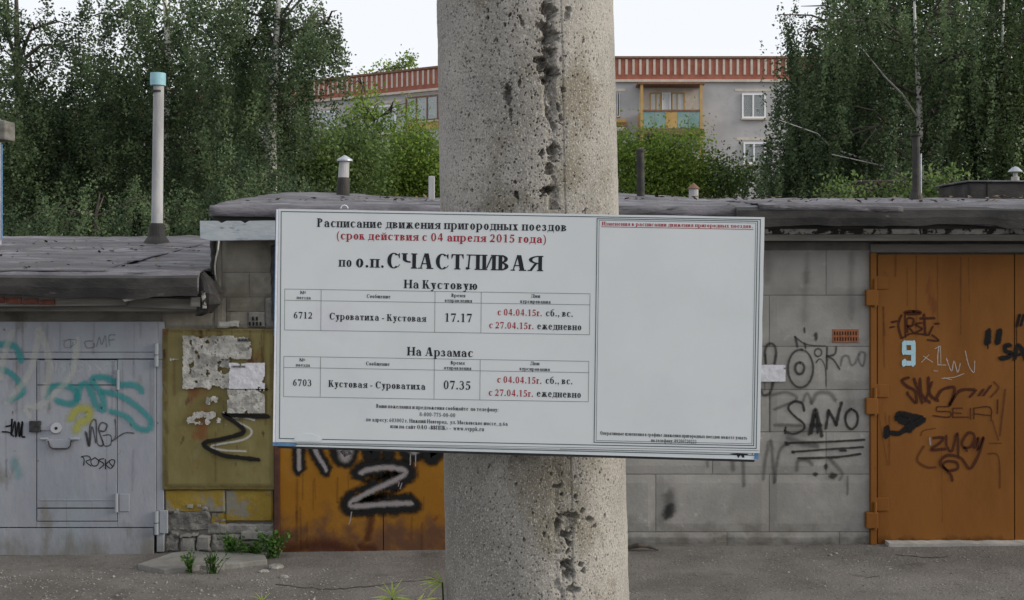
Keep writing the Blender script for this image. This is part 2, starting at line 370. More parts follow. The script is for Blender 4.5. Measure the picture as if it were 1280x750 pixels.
M['p_yellow'] = paint('yellow_spray', (.42,.42,.04), .6, .9)
M['p_brown'] = paint('brown_marker', (.06,.02,.012), .85, .4)
M['p_brown_soft'] = paint('faded_brown_marker', (.09,.03,.015), .55, .6)
M['p_chalk'] = paint('chalk', (.6,.6,.58), .5, .8)
M['p_blue'] = paint('pale_blue_stencil', (.38,.58,.66), .95, .2, .1)

# ------------------------------------------------------------------ roofs: felt sheet swept over a profile
def felt_roof(name, parent, x0, x1, prof, amp=.02, seed=0, sag=None, m='bitumen', cell=.05, edge=0, thick=.014):
    """prof: (y, z) from back to front and down over the edge"""
    pr = [prof[0]]
    for (ya,za),(yb,zb) in zip(prof, prof[1:]):
        n = max(1, int(math.hypot(yb-ya, zb-za)/cell))
        pr += [(ya+(yb-ya)*k/n, za+(zb-za)*k/n) for k in range(1,n+1)]
    pr = np.array(pr); n1 = int((x1-x0)/cell); X = np.linspace(x0,x1,n1+1)
    XX, K = np.meshgrid(X, np.arange(len(pr))); Yv = pr[:,0][K].copy(); Zv = pr[:,1][K].copy()
    s = np.concatenate([[0], np.cumsum(np.hypot(np.diff(pr[:,0]), np.diff(pr[:,1])))])[K]
    wr = (fbm(XX*1.3+seed, s*4, seed)-.5)*2*amp + (fbm(XX*5, s*9+seed, seed+3)-.5)*amp*.8
    Zv = Zv + wr; Yv = Yv - np.abs(wr)*.5 - (fbm(XX*2.5, s*3, seed+8)-.5)*amp*(K > len(pr)*.6)
    if sag is not None: Zv = Zv + sag(XX, Yv)
    V = np.stack([XX,Yv,Zv],-1).reshape(-1,3); W_ = n1+1; R = len(pr)
    i, j = np.meshgrid(np.arange(n1), np.arange(R-1)); a_ = (j*W_+i).ravel()
    o = obj(name, V, np.stack([a_, a_+W_, a_+W_+1, a_+1], -1), M[m], parent, smooth=True)
    md = o.modifiers.new('thick', 'SOLIDIFY')
    if edge:
        ye, ze = prof[-2]; n2 = int((x1-x0)/.05); vs, fs = [], []
        for k in range(n2+1):
            x = x0+(x1-x0)*k/n2; w1 = float(fbm(x*1.7, seed, seed+50))-.5; w2 = float(fbm(x*5, seed, seed+51))-.5
            zt = ze-.004+w1*.012; zl = prof[-1][1]-edge+w1*.05+w2*.045
            vs += [(x, ye+.02, zt+.028), (x, ye-.055+w2*.006, zt), (x, ye-.060+w2*.012, (zt+zl)/2), (x, ye-.050+w1*.012, zl), (x, ye+.03, zl+.004)]
        for k in range(n2):
            for q in range(4): a_ = 5*k+q; fs.append((a_, a_+5, a_+6, a_+1)[::-1])
        obj('dark_edge', vs, fs, M['bitumen_dark'], parent, smooth=False); md.thickness = thick; md.offset = -1 if False else 1  # separate front strip, coloured darker than the felt on top
    return o

# ================================================================== left garage (bluish white gate)
GL = thing('garage', 'low garage with a pale blue-grey gate and sagging black felt roof, leftmost of the row', 'garage', (-4.9, F, -.03), 'garages in a row behind the pole')
mb = MB(); mb.box(-8.0,-7.7,F+.02,13,-.1,2.2); mb.box(-7.7,-2.94,12.8,13,-.1,2.3); mb.box(-7.7,-2.94,F+.1,F+.25,1.9,2.15)
mb.build('wall', M['render_wall'], GL)
# gate leaves, frame
mb = MB(); mb.pbox(-560,402,197,440,F,.06); top = mb.build('gate_header', M['white_gate'], GL, bevel=.003)
mb = MB(); mb.pbox(-560,440.6,197,448.2,F-.004,.06); mb.build('gate_header_strip', M['white_gate'], GL, bevel=.002)
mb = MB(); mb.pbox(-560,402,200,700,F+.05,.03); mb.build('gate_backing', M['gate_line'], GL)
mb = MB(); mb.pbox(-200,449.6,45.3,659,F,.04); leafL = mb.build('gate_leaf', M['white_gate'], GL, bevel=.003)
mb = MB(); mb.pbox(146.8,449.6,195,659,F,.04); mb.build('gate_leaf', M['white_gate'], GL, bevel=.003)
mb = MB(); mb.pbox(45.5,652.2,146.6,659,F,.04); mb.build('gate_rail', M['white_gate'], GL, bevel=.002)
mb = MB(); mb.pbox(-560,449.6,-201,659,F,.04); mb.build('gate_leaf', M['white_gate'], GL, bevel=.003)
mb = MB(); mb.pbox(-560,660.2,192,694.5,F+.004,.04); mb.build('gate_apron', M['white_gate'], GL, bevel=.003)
mb = MB(); mb.pbox(197.5,402,204.5,449,F+.006,.05); mb.pbox(195.8,449.6,204.5,690,F+.006,.05); mb.build('gate_post', M['white_gate'], GL, bevel=.003)
WK = MB().pbox(46.3,450.3,145.9,651.2,F-.002,.03).build('wicket_door', M['white_gate'], GL, bevel=.003)
MB().pbox(46.6,480.6,145.6,481.8,F-.0035,.01).build('panel_seam', M['gate_line'], WK)
MB().pbox(46.6,634.4,145.6,635.8,F-.0035,.01).build('panel_seam', M['gate_line'], WK)
MB().pbox(50,624,143,626,F-.006,.01).build('weld_strip', M['white_gate'], WK, bevel=.002)
mb = MB(); mb.tube([PT(147.5,462,F-.012), PT(147.5,487,F-.012)], .013, 10); mb.build('hinge', M['white_gate'], WK)
mb = MB(); mb.tube([PT(145.5,617,F-.014), PT(145.5,640,F-.014)], .015, 10); mb.build('hinge', M['white_gate'], WK)
mb = MB(); mb.pbox(149,617.5,161.5,639.5,F-.008,.012); mb.build('hinge_plate', M['white_gate'], WK, bevel=.004)
mb = MB(); mb.tube([PT(70,535,F-.02), PT(70,535,F+.01)], [.045,.05], 16); lk = mb.build('lock_boss', M['white_gate'], WK, bevel=.003)
MB().tube([PT(70,535.4,F-.0215), PT(70,535.4,F-.01)], .013, 10).build('keyhole', M['black'], WK)
MB().pbox(49,531.5,66,538,F-.014,.014).build('hasp', M['white_gate'], WK, bevel=.003)
mb = MB(); mb.prism([(FX(x),FZ(y)) for x,y in [(58,549),(90,549),(89,556),(85,560),(65,560),(60,556)]], F-.02, .02)
mb.build('handle_guard', M['white_gate'], WK, bevel=.005)
for a_, c_ in ((51,60),(89,99)):
    MB().tube([PT(a_,548.5,F-.015), PT(c_,548.5,F-.015)], .012, 8).build('guard_pin', M['white_gate'], WK)
MB().tube([PT(60,551,F-.022),PT(62,558,F-.03),PT(66,561,F-.03),PT(84,561,F-.03),PT(88,557,F-.03),PT(89,550,F-.022)], .006, 6).build('guard_rod', M['iron'], WK)
MB().pbox(36,526.5,49.5,540.5,F-.035,.035).build('padlock_box', M['padlock'], GL, bevel=.006)
for (y0, y1) in ((429,458),(639,668)):
    h_ = MB().tube([PT(195.5,y0,F-.016), PT(195.5,y1,F-.016)], .018, 10).build('hinge', M['white_gate'], GL)
    MB().tube([PT(195.5,(y0+y1)/2-.4,F-.016), PT(195.5,(y0+y1)/2+.4,F-.016)], .0195, 10).build('hinge_ring', M['gate_line'], h_)
MB().pbox(199,638,209.5,667,F-.012,.02).build('hinge_plate', M['white_gate'], GL, bevel=.005)
c1 = (0,400,5.355); c2 = (0,520,5.355)
strokes('graffiti', [([(80,80),(30,230),(0,400)],44), ([(255,60),(240,200),(190,370),(50,550)],46), ([(262,60),(310,180),(330,330),(295,500)],50),
   ([(520,130),(490,330),(420,440),(270,570),(180,590),(200,640)],46)], M['p_cream'], GL, off=.012, conv=c1, label='tall faded cream spray strokes')
strokes('graffiti', [([(-20,165),(60,165),(110,190),(145,270)],40), ([(0,330),(60,350),(130,420),(150,490),(60,540)],34), ([(380,540),(450,560),(510,545),(500,470),(440,440),(340,450),(320,520)],38),
   ([(520,530),(540,440),(590,440),(640,560),(690,600),(680,500),(615,400),(700,385),(800,430),(900,435),(950,475)],40),
   ([(690,480),(800,505),(930,590),(1010,680),(985,735),(910,715),(850,650),(740,610)],36)], M['p_teal'], GL, off=.009, conv=c1, label='teal spray lettering over the wicket door')
strokes('graffiti', [([(475,660),(520,600),(590,600),(590,660),(530,690),(510,740)],60)], M['p_yellow'], GL, off=.0075, conv=c1, label='small yellow spray cloud above the lock')
strokes('graffiti', [([(90,300),(115,360),(125,400)],60)], M['p_tealthin'], GL, off=.006, conv=(0,520,5.355), label='faint teal smudge low on the gate').scale = (1,1,1)
strokes('graffiti', [([(40,70),(75,60),(80,20),(75,130),(100,35),(105,140),(125,40),(130,140),(150,35),(145,130),(165,140)],9), ([(15,105),(60,110),(90,135)],8)], M['p_black'], GL, off=.006, conv=c2, label='small black tag left of the padlock')
strokes('graffiti', [([(570,105),(595,205),(603,60),(640,30),(650,180),(690,190),(660,90),(680,45),(715,60),(700,100),(670,100)],11), ([(690,130),(740,130),(740,190),(700,200),(685,160)],8), ([(770,20),(775,130),(750,170),(830,115),(895,115)],8),
   ([(580,110),(600,200),(615,70),(640,180)],9)], M['p_mid'], GL, off=.006, conv=c2, label='grey looping tag beside the wicket hinge')
strokes('graffiti', [([(560,330),(562,285),(545,272),(590,268),(605,290),(575,305),(610,335)],5), ([(635,278),(608,300),(620,332),(650,330),(660,300),(635,278)],5), ([(695,285),(662,295),(695,322),(665,352)],5), ([(705,290),(706,355)],5), ([(735,300),(710,325),(738,352)],5), ([(750,335),(730,305),(750,292),(768,300),(760,330),(745,350)],5)], M['p_black'], GL, off=.006, conv=c2, label='thin marker tag reading ROSKO')
strokes('graffiti', [([(420,140),(500,130),(500,165),(440,185),(430,150),(470,130),(470,190),(490,150)],6), ([(620,140),(570,145),(580,185),(630,180),(625,155)],8), ([(645,180),(665,115),(680,165),(705,105),(712,180)],8), ([(770,100),(730,105),(732,170)],8), ([(732,135),(765,130)],8)], M['p_grey'], GL, off=.006, conv=c1, label='faint marker scribble on the gate header')
strokes('graffiti', [([(350,290),(360,350)],5), ([(380,290),(370,350)],5),([(440,290),(410,310),(440,330),(415,350)],5),([(560,300),(500,310),(510,345),(560,340)],5),([(590,300),(610,330),(580,345)],5),([(640,300),(690,350)],5),([(715,290),(650,345)],5)], M['p_chalk'], GL, off=.006, conv=c1, label='chalk scratches at the top of the wicket door')
# roof
sagL = lambda X, Y: -.10*np.clip((X+3.3)/1.2, 0, 1)*np.clip((Y-10)/3, 0, 1)
felt_roof('roof', GL, -8.2, -2.51, [(13.2,2.69),(9.02,2.33),(8.99,2.30),(8.98,2.16)], .022, 3, sagL, edge=.01)
felt_roof('felt_patch', GL, -5.2, -3.3, [(12.2,2.625),(9.5,2.40),(9.05,2.352)], .016, 31, sagL, thick=.012)
MB().prism([(FX(x,9.03),FZ(y,9.03)) for x,y in [(-560,372),(158,365),(158,382),(-560,388)]], 9.03, .05).build('fascia_board', M['fascia'], GL, bevel=.004)
MB().prism([(FX(x,9.06),FZ(y,9.06)) for x,y in [(158,372),(246,374),(246,387),(158,384)]], 9.06, .05).build('fascia_board', M['fascia'], GL, bevel=.004)
MB().box(-8.0,-2.55,9.1,13,2.14,2.24).build('roof_slab', M['bitumen_dark'], GL)
MB().box(-8.0,-2.56,9.12,F+.1,2.02,2.135).build('soffit', M['fascia'], GL)
MB().prism([(FX(x,8.96),FZ(y,8.96)) for x,y in [(153,374),(195,370),(178,373),(156,377)]], 8.955, .01).build('torn_felt_strip', M['threshold'], GL)
for k in range(4):
    rough_piece('brick', -14+k*21, 371+k*1.1, 5+k*21, 379+k*.6, 9.015, .012, .004, M['redbrick'], GL, 40+k, .01, .002)
# torn rolled end of the felt
mb = MB(); q = []
for k, (px, py, r) in enumerate([(252,340,.03),(259,352,.08),(263,366,.12),(262,380,.11),(255,390,.07),(248,394,.03)]): q.append((px,py,r))
n_ = 14; rings = []
for px, py, r in q:
    p = Vector(PT(px,py,9.08))
    rings.append([p + Vector((math.cos(t)*r*.9*(1+random.uniform(-.25,.2)), math.sin(t)*r*.8, random.uniform(-.012,.012))) for t in np.linspace(0,2*math.pi,n_,endpoint=False)])
vs = [tuple(v) for rg in rings for v in rg]; fs = [(r*n_+k, r*n_+(k+1)%n_, (r+1)*n_+(k+1)%n_, (r+1)*n_+k) for r in range(len(rings)-1) for k in range(n_)]
obj('felt_end_roll', vs, fs, M['bitumen_dark'], GL)
rough_piece('torn_flashing', 252.5, 364, 257.5, 386, 8.955, .01, .01, M['ragged'], GL, 4, .008, .01)
rough_piece('torn_flashing', 238, 372, 250, 384, 8.965, .01, .005, M['fascia'], GL, 8, .01, .006)

# ================================================================== middle garage (olive sheet, orange gate with the big 2)
GM = thing('garage', 'middle garage with an olive metal sheet and an orange gate sprayed with a figure 2', 'garage', (-.9, F, 0), 'garages in a row behind the pole')
Xm0, Xm1 = FX(268), FX(752)
mb = MB(); mb.box(Xm0,Xm0+.2,F+.26,13,-.1,2.62); mb.box(Xm0+.2,Xm1,12.8,13,-.1,2.9); mb.box(Xm0+.2,Xm1-.05,F+.1,F+.3,2.45,2.62)
mb.build('wall', M['render_wall'], GM)
mb = MB(); mb.pbox(203,411,345,612,F+.05,.15); mb.pbox(203,400,345,411,F+.05,.15); mb.build('pier_core', M['render_wall'], GM)
# blocks above the olive sheet
UP = MB().pbox(268,296,345,410,F+.035,.05).build('upper_wall', M['mortar'], GM)
for k, (a_,b_,c_,d_) in enumerate([(268,300,276.4,371),(277.4,300,345,340),(277.4,341,310.6,371),(311.6,341,345,371),(268,372,282,410),(283,372,330,389),(283,390,309,410)]):
    rough_piece('block', a_, b_, c_, d_, F+.02, .03, .006, M['render_wall'], UP, 60+k, .03, .002)
rough_piece('block', 331, 372, 344, 410, F+.01, .04, .012, M['plinth'], UP, 77, .015, .01)
hb = rough_piece('hollow_brick', 310, 390, 330.5, 409, F+.005, .04, .004, M['redbrick'], UP, 80, .01, .003)
hb.data.materials[0] = M['plinth']
HL = []
mb = MB()
for r_, row in enumerate(([315,320],[311,315.5,320,324.5])):
    for x in row: mb.pbox(x, 396+r_*6.5, x+1.9, 400.6+r_*6.5, F-.006, .01)
mb.build('holes', M['black'], UP)
rough_piece('mortar_lump', 272.5, 402, 298, 409.5, F-.03, .05, .02, M['threshold'], UP, 82, .012, .014)
# strip left of it under the left roof
rough_piece('pier_top', 203, 388, 268, 411, F+.03, .05, .01, M['render_wall'], GM, 90, .03, .003)
OS = rough_piece('olive_sheet', 202.5, 411, 342, 612, F-.01, .03, .0035, M['olive'], GM, 91, .05, .003)
strokes('graffiti', [([(370,460),(430,458),(480,470)],9), ([(380,470),(465,515),(430,560),(280,590),(330,610),(440,615)],11)], M['p_chalk'], GM, Y=F-.012, off=.006, conv=(190,400,3.75), label='pale shadow stroke of the zigzag')
strokes('graffiti', [([(540,325),(470,328),(400,325),(450,365),(490,400)],11), ([(545,452),(400,448),(335,440),(390,480),(430,525),(340,555),(240,580),(320,630),(410,645),(500,655)],17)], M['p_black_soft'], GM, Y=F-.012, off=.014, conv=(190,400,3.75), label='black zigzag sprayed on the olive sheet')
# plinth
PL = MB().pbox(205,610,345,692,F+.05,.2).build('plinth', M['mortar'], GM)
for k, (a_,b_,c_,d_,m_,am,dy) in enumerate([(206,613,281,641,'yellow_plinth',.01,0),(281.8,613,341,652,'yellow_plinth',.008,.004),(207,634,262,664,'plinth',.035,.008),(262.5,641,281,660,'yellow_plinth',.01,.012),(258,655,341,668,'plinth',.015,.006),
        (224,668,246,671,'slab',.006,-.02),(206,665,223,690,'plinth',.03,.01),(226,672,243.5,690,'plinth',.012,-.01),(246,670,262,689,'slab',.01,-.012),(264,668,300,690,'plinth',.03,.01),(301,664,342,676,'slab',.012,-.012),(302,677,342,691,'plinth',.02,.004)]):
    rough_piece('rubble_block' if k > 3 else 'block', a_, b_, c_, d_, F+.015+dy, .06, am*(1.0 if k > 1 else .7), M[m_], PL, 100+k, .013, .015 if k > 1 else .004)
for k, (px,py,r) in enumerate([(256,636,4.5),(248,632,3),(270,655,4),(279,651,3),(218,640,2.5),(236,634,5)]):
    rough_piece('plaster_flake', px-r*.6, py-r*.5, px+r*.9, py+r*.4, F+.0, .015, .004, M['slab'], PL, 120+k, .01, .012)
# gate
mb = MB(); mb.pbox(342.5,318,349,691,F-.02,.10); mb.build('gate_frame', M['maroon'], GM, bevel=.004)
mb = MB(); mb.pbox(742,318,752,691,F-.02,.10); mb.build('gate_frame', M['maroon'], GM, bevel=.004)
MB().pbox(342.5,308,752,317.5,F-.02,.10).build('gate_header', M['maroon'], GM, bevel=.004)
MB().pbox(350,318,742,692,F+.04,.03).build('gate_backing', M['gate_line'], GM)
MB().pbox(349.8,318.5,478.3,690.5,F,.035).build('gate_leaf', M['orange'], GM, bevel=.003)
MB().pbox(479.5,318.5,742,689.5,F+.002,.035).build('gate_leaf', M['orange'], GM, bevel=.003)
M['p_rust'] = paint('rust_bloom', (.07,.022,.015), .6, .9, .6)
strokes('rust_patch', [([(465,645),(462,662),(459,674)],9),([(452,684),(468,686)],12),([(360,688),(400,680),(440,687)],16)], M['p_rust'], GM, off=.003)
c3 = (340,550,5.)
two = [(556,208),(590,190),(640,180),(720,172),(790,180),(830,195),(815,225),(740,265),(660,300),(570,345),(500,385),(495,410),(560,412),(650,405),(760,398),(870,395)]
strokes('graffiti', [(two,112)], M['p_black_soft'], GM, off=.004, conv=c3, label='thick black outline of the sprayed figure 2')
strokes('graffiti', [(two,34)], M['p_white'], GM, off=.0055, conv=c3, label='pinkish white fill of the sprayed figure 2')
letters = [[(165,-150),(168,60),(170,185)], [(215,-120),(270,60),(325,160),(340,190)],[(375,-120),(400,60),(450,130),(490,100),(520,-100)],[(560,-80),(600,60),(630,90),(650,40)],[(720,-80),(730,90)],[(800,-60),(850,90),(900,90),(940,60)],[(960,-60),(990,110),(1040,80)]]
strokes('graffiti', [(l_, 70) for l_ in letters], M['p_black_soft'], GM, off=.007, conv=c3, label='black sprayed letters running behind the board')
strokes('graffiti', [(l_, 26) for l_ in letters[:2]] + [([(400,-60),(440,60),(455,110),(480,60),(490,-60)],60), ([(860,40),(890,70),(920,40)],44)], M['p_white'], GM, off=.009, conv=c3, label='white fill of the sprayed letters')
strokes('graffiti', [([(497,450),(490,500),(480,528)],7), ([(812,270),(800,305)],6), ([(795,262),(790,290)],6), ([(866,90),(864,155)],7), ([(898,90),(896,165)],7)], M['p_white'], GM, off=.011, conv=c3, label='thin white paint runs')
# roof
felt_roof('roof', GM, FX(262,9.0), FX(926,9.0), [(11.7,3.10),(9.02,2.885),(8.99,2.86),(8.98,2.79)], .022, 12, lambda X,Y: .03*np.sin(X*2.2)*np.clip((Y-9)/2,0,1), edge=.0)
MB().box(FX(266,9.06), FX(920,9.06), 9.06, 12.9, 2.74, 2.83).build('roof_slab', M['bitumen_dark'], GM)
MB().pbox(700,258,921,272,9.035,.022).build('fascia_board', M['fascia'], GM, bevel=.004)
MB().prism([(FX(x,9.0),FZ(y,9.0)) for x,y in [(249.5,276),(272,276),(276,279),(283,276),(300,276),(306,279),(311,276),(420,274),(700,280),(700,305),(420,300),(345,300),(262,301),(250,298)]], 9.0, .14).build('pale_beam', M['palebeam'], GM, bevel=.004)
MB().box(FX(270,9.16), FX(745,9.16), 9.16, F+.1, 2.62, 2.735).build('soffit', M['fascia'], GM)
rough_piece('dark_ragged_strip', 262, 300, 268, 345, F-.02, .06, .03, M['bitumen_dark'], GM, 150, .015, .02)  # dark piece standing in for the shaded gap beside the left roof
rough_piece('dark_ragged_strip', 338, 306, 349, 400, F-.03, .05, .02, M['bitumen_dark'], GM, 151, .02, .012)  # dark ragged strip beside the gate frame
tag(MB().tube([PT(273.5,301,8.99),PT(272.5,312,9.0),PT(270,322,9.05),PT(268.5,333,9.12),PT(269,343,9.18),PT(270,350,9.28)], .0075, 6).build('cable', M['cable']), 'short white cable hanging from the pale beam beside the black roof end', 'cable')

# ================================================================== right garage (block wall, orange brown gate)
GR = thing('garage', 'long garage with a grey block wall and an orange-brown gate, rightmost of the row', 'garage', (3.2, F, .05), 'garages in a row behind the pole')
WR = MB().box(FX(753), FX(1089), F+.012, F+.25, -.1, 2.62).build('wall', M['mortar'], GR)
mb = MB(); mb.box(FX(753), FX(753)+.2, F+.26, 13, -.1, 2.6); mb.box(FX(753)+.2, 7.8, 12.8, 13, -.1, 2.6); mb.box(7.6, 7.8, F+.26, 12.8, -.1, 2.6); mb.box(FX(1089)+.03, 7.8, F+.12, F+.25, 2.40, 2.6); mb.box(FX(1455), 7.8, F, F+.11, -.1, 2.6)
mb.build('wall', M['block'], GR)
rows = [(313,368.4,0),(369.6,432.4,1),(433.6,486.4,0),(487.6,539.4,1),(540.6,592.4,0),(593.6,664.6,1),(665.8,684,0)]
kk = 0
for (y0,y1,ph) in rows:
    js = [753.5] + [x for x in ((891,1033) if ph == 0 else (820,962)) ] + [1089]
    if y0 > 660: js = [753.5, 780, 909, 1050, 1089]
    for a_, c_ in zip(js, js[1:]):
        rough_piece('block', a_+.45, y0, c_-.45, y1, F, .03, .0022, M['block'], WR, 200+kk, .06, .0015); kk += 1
VB = MB().pbox(1040.5,411.5,1073.5,428,F-.004,.02).build('vent_brick', M['vent'], GR, bevel=.002)
mb = MB()
for r_ in range(2):
    for k in range(9): mb.pbox(1042.6+k*3.35+(r_*.3), 414.3+r_*7.2, 1044.0+k*3.35+(r_*.3), 418.9+r_*7.2, F-.0055, .01)
tag(mb.build('vent_slots', M['black'], VB))
c4 = (940,400,7.5); c5 = (940,480,5.36)
def ell(cx, cy, rx, ry, n=20): return [(cx+rx*math.cos(t), cy+ry*math.sin(t)) for t in np.linspace(-1.5, 4.9, n)]
strokes('graffiti', [([(130,410),(122,290),(150,228),(200,228),(225,290),(212,410)],26), ([(200,575),(170,680),(110,705),(85,655)],26), ([(400,155),(480,215),(560,238),(690,245)],14),
    ([(408,158),(425,250)],24), ([(492,220),(503,262)],22), ([(490,75),(495,118)],20), ([(598,130),(602,180)],34), (ell(620,305,33,36),16), ([(600,400),(640,365),(685,440),(695,620)],12), ([(705,255),(702,460)],18),
    ([(790,250),(775,320),(705,340)],20), ([(705,340),(765,375),(822,462)],18)], M['p_mid'], GR, conv=c4, label='grey sprayed loops above the word SANO')
strokes('graffiti', [(ell(455,455,118,178),22), (ell(447,452,42,55),26)], M['p_mid'], GR, off=.005, conv=c4, label='sprayed oval with a ring inside')
strokes('graffiti', [([(830,430),(850,350),(900,340),(930,420),(970,400),(1010,305),(1060,320),(1040,430),(1000,380),(1010,320)],24), ([(125,330),(118,660)],18)], M['p_grey'], GR, conv=c4, label='faint grey wavy scrawl')
strokes('graffiti', [([(350,180),(335,130),(280,118),(243,160),(280,210),(345,265),(345,305),(290,332),(235,325),(218,312)],15), ([(225,290),(222,330)],13), ([(385,335),(405,250),(425,170),(448,260),(468,350)],24), ([(395,280),(460,275)],24), ([(400,330),(425,200),(440,330)],16), ([(495,298),(505,230),(512,178)],18), ([(512,178),(540,225),(565,275)],20), ([(565,275),(580,200),(600,125)],20),
    ([(665,165),(705,200),(702,270),(667,303),(632,270),(628,205),(665,165)],16)], M['p_sano'], GR, off=.006, conv=c5, label='dark sprayed word SANO')
strokes('graffiti', [([(230,395),(480,388),(755,373)],13), ([(270,455),(500,438),(745,422)],13), ([(310,497),(560,490),(728,468)],14), ([(225,395),(235,400)],22), ([(270,455),(278,457)],20), ([(420,607),(430,603)],26), ([(494,545),(496,562)],26), ([(535,620),(550,612)],40), ([(590,445),(630,445)],16)], M['p_sano'], GR, off=.0075, conv=c5, label='three dark underlines with dots')
strokes('graffiti', [([(75,640),(90,500),(125,375),(140,520),(150,660)],26), ([(150,660),(185,450),(250,400)],24), ([(122,60),(122,320)],14), ([(130,75),(230,55),(300,100),(150,170)],22), ([(340,120),(370,60),(400,130)],22), ([(400,130),(440,60),(520,60),(560,110)],30), ([(150,275),(330,278)],24), ([(300,580),(310,515),(370,510),(405,540)],28), ([(515,495),(600,590),(590,640)],26), ([(240,360),(350,400),(440,415)],44), ([(640,620),(640,740)],18)], M['p_grey'], GR, conv=c5, label='faded grey letters under the word SANO')
strokes('graffiti', [([(145,150),(148,205)],44), ([(380,10),(384,120)],14), ([(345,10),(350,70)],16), ([(265,20),(268,60)],12)], M['p_grey'], GR, conv=(780,560,2.56), label='soot-like spray smudge below the board')
strokes('graffiti', [([(146,190),(140,215)],34)], M['p_mid'], GR, off=.005, conv=(780,560,2.56), label='dark spot of the smudge')
# gate
mb = MB(); mb.pbox(1088.5,316,1096,681,F-.03,.12); mb.build('gate_frame', M['orange2'], GR, bevel=.004)
MB().pbox(1440,316,1450,681,F-.03,.12).build('gate_frame', M['orange2'], GR, bevel=.004)
MB().pbox(1088.5,305,1450,315.6,F-.02,.12).build('gate_header', M['fascia'], GR, bevel=.004)
MB().pbox(1095,318,1440,682,F+.045,.03).build('gate_backing', M['gate_line'], GR)
MB().pbox(1097,318,1267.6,679.5,F,.04).build('gate_leaf', M['orange2'], GR, bevel=.003)
MB().pbox(1268.8,318,1440,679.5,F,.04).build('gate_leaf', M['orange2'], GR, bevel=.003)
h0 = h1 = None
for k, y in enumerate((345,480,622)):
    if k == 0:
        h0 = MB().pbox(1083,y+17,1098,y+37,F-.06,.05).build('hinge', M['orange2'], GR, bevel=.006)
        h1 = MB().pbox(1091,y,1111,y+16.5,F-.012,.02).build('hinge_plate', M['orange2'], GR, bevel=.004)
        h2 = MB().tube([PT(1094,y+4,F-.045), PT(1094,y+38.5,F-.045)], .014, 10).build('hinge_pin', M['orange2'], h0)
    else:
        dz = FZ(y)-FZ(345); a_ = dup(h0, (0,0,dz), GR); dup(h1, (0,0,dz), GR); dup(h2, (0,0,dz), a_)
c6 = (1080,370,6.4); c7 = (1080,470,5.355)
strokes('graffiti', [([(300,155),(275,230),(300,335)],16), ([(328,150),(332,330)],12), ([(480,150),(490,300)],18), (ell(390,133,62,10),20), ([(300,340),(380,300),(510,312)],12), ([(348,290),(345,185),(395,185),(385,238),(350,240),(400,295)],14), ([(460,215),(410,228),(465,262),(415,290)],14), ([(222,210),(268,200)],14), ([(210,252),(242,245)],12), ([(450,180),(565,176)],16), ([(570,222),(600,220)],14), ([(550,245),(518,312)],14), ([(510,350),(598,358),(545,312)],12)], M['p_brown'], GR, conv=c6, label='dark framed tag at the top of the orange gate')
strokes('graffiti', [([(322,538),(380,538)],26),([(395,548),(395,372)],26),([(330,375),(392,375)],26),([(322,372),(322,455)],26),([(330,452),(390,452)],24),([(322,548),(322,520)],26)], M['p_blue'], GR, off=.005, conv=c6, label='pale blue stencilled number 9')
strokes('graffiti', [([(460,530),(520,470)],6), ([(475,480),(550,530)],6), ([(600,402),(590,480),(592,550)],9), ([(590,550),(655,552)],8), ([(570,420),(610,400)],6), ([(612,402),(615,540)],5), ([(660,500),(700,600),(720,520),(750,610),(770,540)],7), ([(810,440),(840,560),(880,610),(885,520)],7), ([(560,598),(590,600)],6), ([(620,660),(720,650),(800,620)],6), ([(640,655),(700,670)],5)], M['p_chalk'], GR, off=.005, conv=c6, label='white scratched letters beside the 9')
strokes('graffiti', [([(997,280),(988,375)],40), ([(1085,280),(1070,372)],40), ([(1170,392),(1130,400),(1135,440),(1180,460),(1150,490),(1092,498)],28), ([(1205,505),(1225,400),(1260,420),(1290,505)],26), ([(1210,470),(1280,465)],20), ([(1245,150),(1222,240)],18), ([(1280,150),(1255,235)],18), ([(990,375),(992,420)],8), ([(1222,240),(1222,400)],5)], M['p_black'], GR, off=.006, conv=c6, label='bold black quote marks and letters SA across the leaf seam')
strokes('graffiti', [([(300,10),(255,30),(290,70),(340,100),(350,180),(300,130),(290,110)],16), ([(335,20),(390,180)],16),([(375,20),(385,120),(440,175)],18),([(430,10),(440,120),(495,165)],18), ([(455,40),(410,170)],14), ([(480,160),(520,95),(600,75),(600,130),(570,200),(640,100),(740,92)],16), ([(750,95),(710,140)],14), ([(800,90),(770,130)],14), ([(850,65),(800,130)],14)], M['p_brown'], GR, conv=c7, label='brown scrawled tag in the middle of the gate')
strokes('graffiti', [([(225,285),(240,255),(300,265),(390,285)],34), ([(240,290),(330,320),(395,290)],38), ([(330,320),(290,360)],44), ([(280,355),(230,385),(160,378)],28), ([(152,345),(150,405)],30)], M['p_black'], GR, off=.005, conv=c7, label='solid black blot with a hooked tail')
strokes('graffiti', [([(490,205),(570,205)],7), ([(490,205),(490,235),(575,240),(570,275),(460,265)],7), ([(595,215),(595,280)],7), ([(595,215),(660,215)],6), ([(600,245),(650,250)],6), ([(600,275),(700,275)],6), ([(712,215),(712,290)],6), ([(735,215),(735,285)],8), ([(740,252),(850,265)],6), ([(740,215),(845,210),(850,300)],7), ([(895,160),(893,250)],9)], M['p_brown'], GR, off=.004, conv=c7, label='thin angular outline letters')
strokes('graffiti', [([(465,415),(530,412),(505,450),(452,492),(545,488)],15), ([(550,400),(555,470),(590,500),(625,380),(630,540)],14), ([(690,500),(655,450),(700,380),(740,400),(720,470),(670,480)],14), ([(740,480),(765,410),(760,500),(800,408),(770,520),(710,620),(650,550),(560,530),(510,580),(560,630),(625,620),(620,580),(560,570),(530,600),(580,660),(592,700)],15)], M['p_brown'], GR, off=.005, conv=c7, label='looping brown tag low on the gate')
